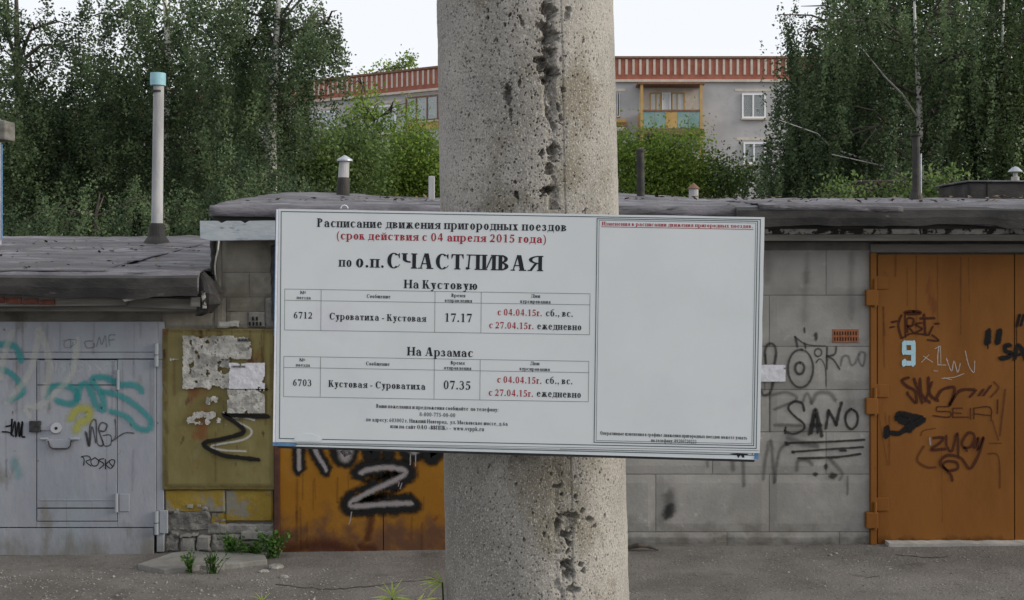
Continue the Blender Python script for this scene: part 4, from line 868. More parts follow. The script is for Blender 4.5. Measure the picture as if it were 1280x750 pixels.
def form(c, H, s):
    """polygons and width of the capital-shaped letter c at height H with stem s"""
    w1 = H*.64
    if c in 'НПИЙ':
        p = ST(0,0,H,s)+ST(w1,0,H,s)
        if c == 'Н': p += [R_(s,H*.46,w1,H*.46+t_*1.2)]
        if c == 'П': p += [R_(0,H-t_,w1,H)]
        if c in 'ИЙ': p += DG(s-.01,H*.10,w1-t_,H*.90,t_*1.3)
        if c == 'Й': p += AR(w1/2+s/2,H+.14,.13,.10,.03,.05,190,350)+BALL(w1/2+s/2-.12,H+.14,.035)+BALL(w1/2+s/2+.12,H+.14,.035)
        return p, w1+s
    if c == 'Л': return ST(w1,0,H,s)+[R_(w1*.02,H-t_,w1,H)]+DG(w1*.14,.04,w1*.26,H,t_*1.5)+BALL(.035,.06,.06)+DG(.02,.0,.16,.07,.06), w1+s
    if c == 'Д': return ST(w1,0,H,s,False)+[R_(w1*.1,H-t_,w1,H),R_(-.03,0,w1+s+.04,t_*1.2),R_(-.03,-.13,.01,t_),R_(w1+s,-.13,w1+s+.04,t_)]+DG(.07,0,w1*.30,H,t_*1.5), w1+s
    if c in 'ВРЬЫБЪ':
        p = ST(0,0,H,s)
        bw = max(w1*.92, s*2.45)
        if c in 'ВР': p += AR(s*.6,H*.74,bw-s*.6,H*.26,s*.95,t_,-90,90)
        if c == 'В': p += AR(s*.6,H*.265,bw-s*.4,H*.265,s*1.0,t_,-90,90)
        if c in 'ЬЫБ': p += AR(s*.6,H*.28,bw-s*.5,H*.28,s*.95,t_,-90,90)
        if c == 'Б': p += [R_(0,H-t_,w1,H)]
        if c == 'Ы': return p+ST(bw+.03+SL,0,H,s), bw+.03+SL+s
        return p, bw+.03
    if c == 'Я':
        w1 = max(w1, s*1.75)
        return ST(w1,0,H,s)+AR(w1+s*.4,H*.73,w1+s*.4-.01,H*.27,s*.95,t_,90,270)+DG(.02,0,w1*.62,H*.5,s*.75)+[R_(-SL*.6,0,s,t_)], w1+s
    if c == 'Г': return ST(0,0,H,s)+[R_(0,H-t_,w1*.9,H),[(w1*.9,H),(w1*.9+.0,H*.72),(w1*.9-.025,H*.72),(w1*.9-.1,H-t_)]], w1*.92
    if c == 'Т': m = w1*.5+.02; return ST(m-s/2+.04,0,H,s,True,False)+[R_(0,H-t_,m*2+.08,H),[(0,H),(0,H*.70),(.025,H*.70),(.09,H-t_)],[(m*2+.08,H),(m*2+.08,H*.70),(m*2+.055,H*.70),(m*2-.01,H-t_)]], m*2+.08
    if c == 'К': return ST(0,0,H,s)+DG(s,H*.42,w1*.85,H-.01,t_*1.5)+DG(w1*.80,0,s*.9+.02,H*.56,s*1.05)+[R_(w1*.75,0,w1*.8+s+SL+.03,t_),R_(w1*.68,H-t_,w1*.95+.04,H)], w1*.85+s
    if c == 'Ж':
        m = w1*.95; return ST(m-s/2,0,H,s)+DG(m+s*.3,H*.45,m+w1*.68,H-.01,t_*1.5)+DG(m+w1*.62,0,m+s*.3,H*.55,s*.95)+DG(m-s*.5,H*.45,m-w1*.72,H-.01,t_*1.5)+DG(m-w1*.72-s*.4,0,m-s*1.2,H*.55,s*.95)+[R_(m+w1*.55,0,m+w1*.8+s*.9,t_),R_(m-w1*.95,0,m-w1*.55,t_),R_(m+w1*.5,H-t_,m+w1*.85,H),R_(m-w1*.85,H-t_,m-w1*.5,H)], m+w1*.72+s*.7
    if c == 'М': m = H*.86; return ST(0,0,H,t_,True,False)+ST(m,0,H,s)+DG(m*.42,0,0,H,s)+DG(m*.46,0,m-.01,H,t_*1.3)+[R_(-SL,H-t_,s,H)], m+s
    if c == 'О': return AR(H*.44,H/2,H*.44,H*.52,s*1.05,t_,0,360), H*.88
    if c == 'С': return AR(H*.44,H/2,H*.44,H*.52,s*1.05,t_,48,312)+[[(H*.80,H*1.0),(H*.84,H*1.0),(H*.84,H*.66),(H*.80,H*.66),(H*.70,H*.88)]]+DG(H*.70,H*.08,H*.82,H*.26,.035), H*.86
    if c == 'Ч': return ST(w1,0,H,s)+ST(0,H*.62,H,s,False,True)+AR(w1*.5+s*.5,H*.62,w1*.5+s*.5,H*.24,s,t_*1.5,180,285), w1+s
    if c == 'А': m = H*.92; return DG(m-s*1.3,0,m*.40,H*1.02,s*1.15)+DG(.06,0,m*.42,H,t_*1.2)+[R_(m*.2,H*.30,m*.72,H*.30+t_),R_(-.02,0,m*.28,t_),R_(m-s*1.3-.05,0,m+.05,t_)], m+.03
    if c == 'Х': m = w1+s*.6; return DG(m-s*1.1,0,.03,H,s*1.15)+DG(.04,0,m-s*.6,H,t_*1.4)+[R_(-.03,0,.2,t_),R_(m-s*1.3,0,m+.07,t_),R_(-.03,H-t_,s*1.15+.08,H),R_(m-s*1.1,H-t_,m+.03,H)], m+.04
    if c == 'У': m = w1+s*.5; return DG(m*.46,H*.0,.02,H,s*1.15)+DG(m*.40,-.02,m-.05,H,t_*1.5)+[R_(-.03,H-t_,s*1.2+.07,H),R_(m-s*.9,H-t_,m+.04,H)]+DG(m*.22,-.19,m*.44,.02,t_*1.6)+BALL(m*.14,-.15,.055)+DG(m*.12,-.2,m*.28,-.16,.07), m+.02
    if c == 'З': return AR(H*.30,H*.74,H*.34,H*.27,s*.95,t_,-90,150)+AR(H*.30,H*.27,H*.40,H*.29,s,t_,-150,90)+BALL(H*.06,H*.80,.04)+BALL(H*.04,H*.16,.05)+[R_(H*.2,H*.49,H*.36,H*.49+t_)], H*.72
    if c in 'ШЩ':
        g_ = w1*.72; p = ST(0,0,H,s)+ST(g_,0,H,s,False)+ST(g_*2,0,H,s)+[R_(0,0,g_*2,t_*1.1)]
        if c == 'Щ': p += [R_(g_*2+s,-.12,g_*2+s+.05,t_)]
        return p, g_*2+s
    if c == 'Ю': return ST(0,0,H,s)+[R_(s,H*.46,s+.12,H*.46+t_*1.2)]+AR(s+.08+H*.38,H/2,H*.40,H*.52,s*1.0,t_,0,360), s+.08+H*.78
    return [], .3
LOW = dict(zip('вгджзийклмнптчшщыьяюхс о', 'ВГДЖЗИЙКЛМНПТЧШЩЫЬЯЮХС О'))
XH, XS, CH, CS = .47, .150, .68, .170
def glyph(c):
    s = XS
    if c == ' ': return [], .20
    if c in LOW: return form(LOW[c], XH, s)
    if c == 'у' : return form('У', XH, s)
    if c == 'а': return AR(.21,.335,.17,.145,s*.8,t_,-5,165)+ST(.27,0,.36,s,False,False)+[R_(.27,0,.46,t_*1.2)]+AR(.20,.135,.19,.145,s*.9,t_,80,300)+BALL(.085,.345,.06)+[R_(.18,.26,.28,.26+t_)]+DG(.2,0,.3,.07,.04), .44
    if c == 'е': return AR(.22,XH/2,.21,XH*.53,s,t_,25,325)+[R_(.09,.25,.42,.25+t_)]+AR(.22,XH/2,.21,XH*.53,s*.8,t_,3,30,3), .43
    if c == 'о': return AR(.23,XH/2,.23,XH*.53,s,t_,0,360), .46
    if c == 'p' or c == 'р': return ST(0,-.20,XH,s,True,False)+[R_(-SL,XH-t_,s,XH)]+AR(.22,XH/2,.26,XH*.53,s,t_,-140,140), .48
    if c == 'б': return AR(.23,XH/2,.23,XH*.53,s,t_,0,360)+AR(.33,.38,.33,.30,.10,.05,100,190)+AR(.34,.72,.12,.07,.05,.05,190,330), .47
    if c == 'ф': return ST(.24,-.20,.68,s,True,False)+AR(.20,XH/2,.20,XH*.52,s*.85,t_,60,300)+AR(.24+s-.05+.09,XH/2,.20,XH*.52,s*.85,t_,-120,120), .62
    if c == 'w' or c == 'v':
        v = lambda x: DG(x+.13,0,x,XH,s*.9)+DG(x+.15,0,x+.30,XH,t_)+[R_(x-.03,XH-t_,x+.17,XH)]
        return (v(0)+[R_(.24,XH-t_,.37,XH)], .36) if c == 'v' else (v(0)+v(.25)+[R_(.5,XH-t_,.62,XH)], .62)
    if c == 'k': return ST(0,0,.68,s)+DG(s,.2,.33,XH,t_*1.5)+DG(.3,0,s+.02,.28,s), .45
    if c == 'r': return ST(0,0,XH,s)+AR(.26,.3,.16,.17,.08,.06,60,170)+BALL(.34,.41,.055), .36
    if c == 'u': return ST(0,.1,XH,s,False)+ST(.27,0,XH,s,False,False)+[R_(.27,0,.46,t_),R_(.22,XH-t_,.28,XH)]+AR(.2,.13,.2,.14,s,t_*1.5,180,300), .44
    if c == '.': return BALL(.08,.065,.075), .17
    if c == ',': return BALL(.08,.065,.075)+DG(.04,-.13,.10,.05,.05), .18
    if c == ':': return BALL(.08,.065,.075)+BALL(.08,.40,.075), .17
    if c == '-': return [R_(0,.18,.24,.26)], .25
    if c == '(': return AR(.36,.25,.36,.50,.09,.02,118,242,9), .22
    if c == ')': return AR(-.14,.25,.36,.50,.09,.02,-62,62,9), .22
    if c == '«' or c == '»':
        f_ = 1 if c == '«' else -1; p = []
        for x in (.02,.2):
            a_, b_ = (x, x+.13) if f_ == 1 else (x+.13, x)
            p += [[(a_,.24),(b_,.44),(b_+.05,.44),(a_+.05,.24)],[(a_,.24),(b_,.04),(b_+.05,.04),(a_+.05,.24)]]
        return p, .38
    if c == '№': return form('Н',.66,.10)[0]+DG(.3,0,.0,.66,.12)+AR(.72,.42,.14,.16,.07,t_,0,360)+[R_(.6,.14,.84,.2)], .88
    D_ = .66
    if c == '0': return AR(.22,D_/2,.22,D_*.52,.13,t_,0,360), .45
    if c == '1': return ST(.14,0,D_,.14,True,False)+[[(.14,D_),(.14,D_-.07),(.02,D_-.12),(.02,D_-.09)]], .42
    if c == '2': return AR(.20,D_-.20,.20,.21,.13,t_,-30,165)+[[(.34,.40),(.40,.36),(.14,.11),(.0,.0)][::1]]+[[(.27,.34),(.39,.37),(.13,.06),(.01,.02)]]+[R_(.0,0,.41,.12)], .44
    if c == '3': return AR(.17,D_-.17,.20,.18,.12,t_,-80,155)+AR(.15,.20,.26,.22,.13,t_,-130,90)+BALL(.05,.09,.055), .43
    if c == '4': return ST(.24,0,D_,.13,False,False)+[R_(0,.15,.45,.24)]+DG(.0,.20,.24,D_,.05), .46
    if c == '5': return AR(.15,.21,.26,.22,.14,t_,-130,110)+[R_(.08,D_-.11,.38,D_),[(.03,.38),(.08,D_),(.12,D_),(.08,.37)],[(.03,.34),(.03,.38),(.18,.43),(.18,.36)]]+BALL(.05,.09,.055), .44
    if c == '6': return AR(.23,.20,.21,.21,.13,t_,0,360)+AR(.40,.22,.38,.44,.13,.05,92,185), .46
    if c == '7': return [R_(0,D_-.12,.42,D_),[(.10,0),(.23,0),(.42,D_),(.34,D_-.1)],R_(0,D_-.2,.03,D_)], .43
    if c == '8': return AR(.22,.19,.22,.20,.13,t_,0,360)+AR(.22,.50,.19,.17,.11,t_,0,360), .45
    if c == '9': return AR(.21,.45,.21,.21,.13,t_,0,360)+AR(.04,.42,.38,.44,.13,.05,-88,5), .45
    up = c.upper()
    if c == up: return form(up, CH, CS)
    return [], .3
def btext(name, txt, px0, px1, py, cap, m, right_y=None, center=False, tracking=.125):
    """baseline starts at photo point (px0, py); the line is fitted to end at px1; cap = height of a capital in photo pixels"""
    polys = []; x = 0
    for ch in txt:
        P_, wd = glyph(ch)
        for q in P_: polys.append([(a+x, b) for a, b in q])
        x += wd + (tracking if ch != ' ' else .03)
    x -= tracking
    u0, v0 = BL(px0, py); u1, _ = BL(px1, py); sc = cap/CH/FOC*(BC.y-.005); sxx = (u1-u0)/x
    mb = MB()
    for k, q in enumerate(polys):
        h = .0005+(k % 40)*6e-6
        ar = sum(a[0]*b[1]-b[0]*a[1] for a, b in zip(q, q[1:]+q[:1]))
        if ar < 0: q = q[::-1]
        mb.add([BP(u0+a*sxx, v0+b*sc, h) for a, b in q], [tuple(range(len(q)))])
    return mb.build(name, m, TB)
K_, RD = M['ink'], M['redink']
btext('headline', 'Расписание движения пригородных поездов', 397, 708, 283.6, 11.0, K_)
btext('headline', '(срок действия с 04 апреля 2015 года)', 421, 682.5, 299.0, 10.2, RD)
btext('station_name', 'по', 424, 439.5, 333.2, 12.4, K_)
btext('station_name', 'о.п.', 445, 480, 334.0, 15.8, K_)
btext('station_name', 'СЧАСТЛИВАЯ', 484, 677.5, 335.0, 19.2, K_, tracking=.12)
btext('direction', 'На Кустовую', 505.5, 596.5, 360.2, 10.8, K_)
btext('direction', 'На Арзамас', 509.5, 591, 444.2, 10.8, K_)
for dy, dx, num, route, tm in ((0,0,'6712','Суроватиха - Кустовая','17.17'), (84.2,-.9,'6703','Кустовая - Суроватиха','07.35')):
    btext('column_heading', '№', 375.5+dx, 382.5+dx, 367.5+dy, 4.2, K_)
    btext('column_heading', 'поезда', 371+dx, 388.3+dx, 373.8+dy, 4.3, K_)
    btext('column_heading', 'Сообщение', 458.5+dx, 488+dx, 372.3+dy, 4.6, K_)
    btext('column_heading', 'Время', 564.5+dx, 581.5+dx, 371.2+dy, 4.4, K_)
    btext('column_heading', 'отправления', 556+dx, 589.8+dx, 377.4+dy, 4.4, K_)
    btext('column_heading', 'Дни', 664+dx, 675+dx, 372.0+dy, 4.4, K_)
    btext('column_heading', 'курсирования', 650.5+dx, 688+dx, 378.6+dy, 4.4, K_)
    btext('train_number', num, 367+dx, 390.3+dx, 397.8+dy, 8.6, K_)
    btext('route', route, 412+dx, 532.4+dx, 399.3+dy, 8.6, K_)
    btext('departure_time', tm, 556+dx*1.6, 589.8+dx*1.6, 402.0+dy, 11.0, K_)
    btext('service_date', 'с 04.04.15г.', 622+dx*.5, 677.3+dx*.5, 394.0+dy, 8.4, RD)
    btext('service_days', 'сб., вс.', 682.4+dx*.5, 716+dx*.5, 395.2+dy, 8.4, K_)
    btext('service_date', 'с 27.04.15г.', 611.5+dx*.6, 667+dx*.6, 410.2+dy, 8.4, RD)
    btext('service_days', 'ежедневно', 671.5+dx*.6, 726.6+dx*.6, 411.5+dy, 8.6, K_)
btext('contact_text', 'Ваши пожелания и предложения сообщайте  по телефону:', 470.5, 623, 509.6, 4.8, K_)
btext('contact_text', '8-800-775-00-00', 524.5, 569, 520.0, 5.0, K_)
btext('contact_text', 'по адресу: 603002 г. Нижний Новгород,  ул. Московское шоссе, д.6а', 458, 634.5, 526.4, 4.8, K_)
btext('contact_text', 'или на сайт ОАО «ВВППК» -  www.vvppk.ru', 488, 605, 535.0, 5.0, K_)
btext('notice_heading', 'Изменения в расписании движения пригородных поездов.', 752.5, 941, 281.8, 4.8, RD)
blines('underline', [((752,283.4),(941.4,286.8))], .7, RD)
btext('notice_footer', 'Оперативные изменения в графике движения пригородных поездов можете узнать', 750.3, 934, 543.2, 4.4, K_)
btext('notice_footer', 'по телефону: 89200720223', 813.8, 870.5, 552.3, 4.4, K_)

# ================================================================== apartment block far behind
YB = 60.0
def seg(px, py, dep=0): return PT(px, py, YB+dep)
AB = thing('apartment_block', 'grey brick apartment block with a red striped parapet behind the trees', 'building', (0, YB, 0))
zt0 = FZ(73,YB)-0; 
def wing(u2p, u0, u1):
    """u2p(u, depth) -> (x, y) on the front; u along the wall in metres, depth behind it"""
    def bx(name, a, b, z0, z1, d0, d1, m, parent, **k):
        p = [u2p(a,d0), u2p(b,d0), u2p(b,d1), u2p(a,d1)]
        vs = [(x,y,z0) for x,y in p]+[(x,y,z1) for x,y in p]
        return obj(name, vs, [(0,3,2,1),(4,5,6,7),(0,1,5,4),(1,2,6,5),(2,3,7,6),(3,0,4,7)], m, parent, **k)
    ztop, zc, zb = FZ(73.5,YB), FZ(103,YB), FZ(97,YB)
    wl = bx('wall', u0, u1, -.2, zc, 0, 12, M['flat_grey'], AB)
    bx('cornice', u0, u1, zc+.005, zc+.14, -.18, .1, M['flat_stripe'], AB)
    pp = bx('parapet', u0, u1, zc+.15, ztop, -.06, .35, M['flat_brick'], AB)
    bx('coping', u0, u1, ztop+.003, ztop+.12, -.16, .45, M['flat_brown'], pp)
    vs, fs = [], []; n = 0; u = u0+.2
    while u < u1-.2:
        p = [u2p(u,-.10), u2p(u+.12,-.10), u2p(u+.12,-.055), u2p(u,-.055)]
        vs += [(x,y,zb+.15) for x,y in p]+[(x,y,ztop-.04) for x,y in p]
        fs += [tuple(8*n+i for i in f) for f in [(0,1,5,4),(1,2,6,5),(3,0,4,7),(4,5,6,7),(0,3,2,1)]]
        n += 1; u += .372
    tag(obj('parapet_strips', vs, fs, M['flat_stripe'], pp), kind='stuff')
    return bx, wl
def window(bx, a, b, z0, z1, cols=(.5,), curtain=False, fm='flat_white'):
    f = bx('window', a, b, z0, z1, -.03, .02, M['interior' if not curtain else 'curtain'], AB)
    wd = .09
    for k in (a, b-wd): bx('frame', k, k+wd, z0, z1, -.10, -.035, M[fm], f)
    for k in (z0, z1-wd): bx('frame', a+wd, b-wd, k, k+wd, -.099, -.036, M[fm], f)
    for c in cols: bx('mullion', a+(b-a)*c-.04, a+(b-a)*c+.04, z0+wd, z1-wd, -.095, -.037, M[fm], f)
    bx('pane', a+wd, b-wd, z0+wd, z1-wd, -.06, -.055, M['glass'], f)
    bx('sill', a-.05, b+.05, z0-.08, z0-.003, -.18, .0, M['flat_stripe'], f)
    bx('lintel', a-.35, b+.35, z1+.12, z1+.26, -.02, .01, M['flat_stripe'], f)
# right wing faces the camera; u = world x
bxR, wR = wing(lambda u, d: (u, YB+d), .66, 24)
ux = lambda px: FX(px, YB); uz = lambda py: FZ(py, YB)
window(bxR, ux(927), ux(957), uz(148), uz(117), (.47,))
window(bxR, ux(929), ux(957), uz(205), uz(178), (.47,))
window(bxR, ux(772), ux(773.5), uz(145), uz(117), ())
for px in (1010, 1090): 
    for dy in (0, 62): window(bxR, ux(px), ux(px+30), uz(148+dy), uz(117+dy), (.47,))
def balcony(bx, a, b, ztop, zbot, zrail, cols):
    o = bx('balcony', a-.08, b+.08, zbot-.18, zbot, -1.2, -.003, M['flat_brown'], AB)
    bx('roof_slab', a-.12, b+.12, ztop, ztop+.12, -1.25, -.003, M['flat_brown'], o)
    for k in (a, b-.14): bx('post', k, k+.14, zbot, ztop-.003, -1.18, -1.04, M['flat_orange'], o)
    bx('handrail', a+.14, b-.14, zrail, zrail+.1, -1.2, -1.1, M['flat_brown'], o)
    W_ = (b-a-.28)/len(cols)
    for k, c in enumerate(cols): bx('panel', a+.14+k*W_+.01, a+.14+(k+1)*W_-.01, zbot+.03, zrail-.01, -1.17, -1.12, M[c], o)
    bx('side_panel', a, a+.06, zbot+.03, zrail, -1.03, -.01, M['flat_orange'], o); bx('side_panel', b-.06, b, zbot+.03, zrail, -1.03, -.01, M['flat_orange'], o)
balcony(bxR, ux(797.5), ux(873.5), uz(109.5), uz(164), uz(143), ('flat_teal','flat_teal','flat_orange','flat_teal','flat_teal'))
bxR('balcony_back_wall', ux(799), ux(872), uz(163), uz(110.5), -.02, -.004, M['flat_stripe'], AB)
for a_, b_, c_, f_ in ((812,826,(.5,),'flat_orange'),(827,838,(),'flat_white'),(839,856,(.4,),'flat_orange')):
    f = bxR('window', ux(a_), ux(b_), uz(142), uz(116), -.06, -.021, M['curtain'], AB)
    for k_ in (a_, b_-1.4)+tuple(a_+(b_-a_)*q for q in c_): bxR('frame', ux(k_), ux(k_+1.4), uz(142), uz(116), -.12, -.062, M[f_], f)
    bxR('frame', ux(a_+1.45), ux(b_-1.45), uz(117.6), uz(116), -.11, -.063, M[f_], f)
balcony(bxR, ux(797.5), ux(873.5), uz(171), uz(226), uz(205), ('flat_orange','flat_orange','flat_teal','flat_orange','flat_orange'))
for k_, (a_, b_, m_) in enumerate(((150,154.5,'flat_orange'),(155,159,'flat_brick'),(160,165,'flat_stripe'))): bxR('ledge_band', ux(745), ux(782), uz(b_), uz(a_), -.5, -.01, M[m_], AB)
# left wing, turned away: u runs from the corner to the far left
d_ = Vector((FX(400,67.7)-.66, 7.7)); Ld = d_.length; d_ /= Ld; nrm_ = Vector((-d_.y, d_.x)); nrm_ = nrm_ if nrm_.y > 0 else -nrm_
bxL, wL = wing(lambda u, d: (.66-d_.x*u+nrm_.x*d, YB-d_.y*u+nrm_.y*d), -46, 0)
def lu(px):                                              # along-wall coordinate of a photo column
    k = (px-640)/FOC; # x = .66+d.x s ; y = YB + d.y s
    s_ = (k*YB-.66)/(d_.x-k*d_.y); return -s_
def lz(px, py): return FZ(py, YB+d_.y*(-lu(px)))
window(bxL, lu(508), lu(549), lz(528,151.5), lz(528,120), (.33,.66), True, 'flat_brown')
bxL('ochre_panel', lu(508), lu(549), lz(528,162), lz(528,153.6), -.1, -.01, M['flat_orange'], AB)
window(bxL, lu(398), lu(420), lz(409,162), lz(409,139), (.5,), True)
window(bxL, lu(466), lu(496), lz(481,167), lz(481,132), (.5,), True)
window(bxL, lu(466), lu(488), lz(478,197), lz(478,176), (.5,), True)
window(bxL, lu(508), lu(549), lz(528,215), lz(528,184), (.33,.66), True, 'flat_brown')
window(bxL, lu(330), lu(352), lz(341,172), lz(341,150), (.5,), True)

# ================================================================== trees
def leaves(pos, size, tone, up=.25, long=1.0):
    n = len(pos); a = rng.normal(size=(n,3)); a /= np.linalg.norm(a,axis=1)[:,None]
    b = rng.normal(size=(n,3)); b -= (b*a).sum(1)[:,None]*a; b /= np.linalg.norm(b,axis=1)[:,None]
    s = (size*rng.uniform(.6,1.35,n))[:,None]
    V = np.stack([pos-a*s*.5*long, pos+b*s*.32, pos+a*s*.5*long, pos-b*s*.32], 1).reshape(-1,3)
    return V, np.arange(4*n).reshape(n,4), np.repeat(tone, 4)
def crown(blobs, Y, spread, hang, per, size, sig):
    """blobs: (px, py, rx, ry, clumps, dy) in photo pixels at distance Y"""
    P, T = [], []; sc = Y/FOC
    for (px, py, rx, ry, nc, dy) in blobs:
        v = rng.normal(size=(nc,3)); v /= np.linalg.norm(v,axis=1)[:,None]; v *= (rng.random(nc)**.45)[:,None]
        cx = FX(px,Y)+v[:,0]*rx*sc; cy = Y+dy+v[:,1]*spread; cz = FZ(py,Y)+v[:,2]*ry*sc
        tn = np.clip(.42+.34*rng.normal(size=nc), 0, 1)
        for k in range(nc):
            m = int(per*rng.uniform(.5,1.5)); q = rng.normal(size=(m,3))*sig
            if hang:
                L = rng.uniform(.3,1)*hang; t = rng.random(m)
                q = q*np.array([.30,.30,.4]) + np.stack([np.sin(t*2+k)*.08, np.cos(t*2+k)*.05, -t*L], -1)
            P.append(q+np.array([cx[k],cy[k],cz[k]])); T.append(np.clip(tn[k]+rng.normal(size=m)*.18, 0, 1))
    return np.concatenate(P), np.concatenate(T)
def tree(name, label, px, Y, trunk, blobs, leaf, bark, hang=0, per=45, size=.09, sig=.22, spread=1.8, group=None, r0=.16, limbs=None, cat='tree'):
    x = FX(px,Y); t = thing(name, label, cat, (x, Y, -.1), group)
    path = [(x, Y, -.1)]+[PT(a,b,Y) for a,b in trunk]; n = len(path)
    mb = MB(); mb.tube(path, [r0*(1-.8*i/(n-1)) for i in range(n)], 10)
    mb.build('trunk', M[bark], t)
    mb = MB()
    for (bx_, by_, rx, ry, nc, dy) in blobs:
        tip = Vector(PT(bx_,by_,Y)); tip.y += dy
        st = Vector(min(path[1:], key=lambda p: (Vector(p)-tip).length+max(0,(p[2]-tip.z))*2))
        mid = st.lerp(tip,.5)+Vector((random.uniform(-.2,.2),0,.25)); mb.tube([st,mid,tip], [r0*.32,r0*.2,min(.015,r0*.12)], 6)
        for q in range(0 if r0 < .05 else 5):
            e = tip+Vector((random.uniform(-1,1)*rx, random.uniform(-1,1)*40, random.uniform(-.9,.9)*ry))*(Y/FOC)
            m0 = mid.lerp(tip, random.random()); mb.tube([m0, m0.lerp(e,.5)+Vector((0,0,.12)), e], [.03,.018,.006], 5)
    for l_ in (limbs or []):
        MB().tube([PT(a,b,Y-2.0*k_/(len(l_)-1)) for k_,(a,b) in enumerate(l_)], [.026-.020*k_/(len(l_)-1) for k_ in range(len(l_))], 6).build('branch', M[bark], t)
    mb.build('limbs', M['bark'], t)
    P, T = crown(blobs, Y, spread, hang, per, size, sig)
    V, Fc, tn = leaves(P, size, T)
    tag(obj('crown', V, Fc, M[leaf], t, tone=tn), kind='stuff')
    return t
gl, gr_, gm = 'birches and trees behind the left garages', 'weeping birches behind the right garage', 'green shrubs in front of the apartment block'
tree('birch_tree', 'tall birch whose drooping twigs reach the open sky left of the pole', 345, 23, [(338,180),(345,60),(350,-40)],
     [(350,20,70,60,70,0),(392,45,38,52,40,0),(375,95,22,40,18,0),(345,120,48,60,64,0),(300,60,55,60,58,0),(315,150,60,60,85,0),(285,10,50,45,34,0),(412,30,24,36,14,0),(300,220,70,50,80,0)], 'leaf_birch', 'birch', 1.2, 100, .064, .23, 2.0, gl)
tree('birch_tree', 'broad dark birch behind the tall pipe with the blue cap', 200, 25, [(205,180),(210,70),(205,-30)],
     [(150,20,55,45,40,0),(215,30,60,50,52,0),(190,110,70,60,80,0),(250,120,50,60,60,0),(130,130,60,60,70,0),(180,190,80,60,100,0),(240,215,60,50,70,0)], 'leaf_birch', 'birch', 1.0, 100, .068, .25, 2.0, gl)
tree('birch_tree', 'birch at the left photo edge with bright sky showing through its crown', 28, 24, [(30,200),(22,80),(20,-20)],
     [(10,20,45,34,34,0),(45,95,34,36,30,0),(60,150,34,34,34,0),(20,95,45,40,34,0),(30,160,50,50,70,0),(75,200,55,60,95,0),(10,240,60,60,95,0),(90,60,30,25,16,0),(70,25,25,25,14,0),(50,215,70,50,70,0)], 'leaf_birch', 'bark', .9, 85, .07, .24, 2.0, gl)
tree('bushy_tree', 'low dark leafy tree just above the left felt roof', 120, 18.5, [(120,270),(125,240)],
     [(50,270,46,44,26,0),(125,255,36,50,24,.6),(165,285,40,26,20,0),(225,262,36,44,24,.4),(15,285,40,30,20,0),(90,292,40,20,16,-.4)], 'leaf_birch', 'bark', .9, 100, .055, .2, 2.2, gl, .045)
tree('bushy_tree', 'dark leafy tree above the pale painted beam', 290, 20, [(295,270),(295,235)],
     [(262,262,38,38,26,0),(335,238,40,34,28,0),(300,205,34,40,22,.5),(385,228,30,30,20,0)], 'leaf_birch', 'bark', .9, 100, .055, .2, 2.2, gl, .045)
tree('bushy_tree', 'mid green tree between the dark birches and the bright shrubs', 405, 27, [(405,260),(415,210)],
     [(400,195,36,38,62,0),(440,205,34,44,58,0),(375,225,34,26,42,0),(425,240,50,20,42,0),(455,190,24,22,20,0)], 'leaf_mid', 'bark', 0, 80, .085, .26, 1.4, gm, .10)
tree('slender_tree', 'thin young tree with tufts rising before the striped parapet', 462, 31, [(462,260),(460,180),(452,115)],
     [(452,112,13,16,7,0),(460,140,16,18,13,0),(478,165,18,20,14,0),(437,160,18,20,14,0),(505,135,10,12,5,0)], 'leaf_green', 'bark', 0, 40, .10, .22, .8, gm, .07)
tree('shrub', 'bright green shrub left of the concrete pole', 505, 30, [(505,270),(505,225)],
     [(485,215,32,34,50,0),(520,200,30,36,52,0),(545,215,34,44,56,0),(500,240,44,20,44,0),(560,235,40,30,40,0),(515,178,20,15,15,0)], 'leaf_green', 'bark', 0, 80, .085, .26, 1.2, gm, .08, cat='shrub')
tree('shrub', 'bright green shrub directly below the balcony', 815, 30, [(815,270),(815,225)],
     [(790,215,28,34,46,0),(825,205,28,32,44,0),(852,210,24,34,40,0),(862,178,10,14,7,0),(812,172,12,12,6,0),(800,240,42,20,40,0),(840,236,40,20,40,0),(772,195,20,26,24,0)], 'leaf_green', 'bark', 0, 80, .085, .26, 1.2, gm, .08, cat='shrub')
tree('shrub', 'duller green shrub between the bright shrub and the right birch', 895, 30.5, [(895,270),(895,225)],
     [(893,218,22,24,26,0),(915,230,26,20,24,0),(880,232,28,20,28,0),(932,222,18,22,12,0)], 'leaf_mid', 'bark', 0, 50, .10, .24, 1.1, gm, .08, cat='shrub')
tree('distant_tree', 'yellowish tree top showing above the parapet left of the pole', 505, 82, [(505,150),(505,85)],
     [(492,86,13,7,8,0),(508,80,10,8,7,0),(515,74,6,4,3,0),(475,90,10,4,3,0),(455,96,8,5,3,0)], 'leaf_green', 'bark', 0, 40, .2, .35, .8, None, .15)
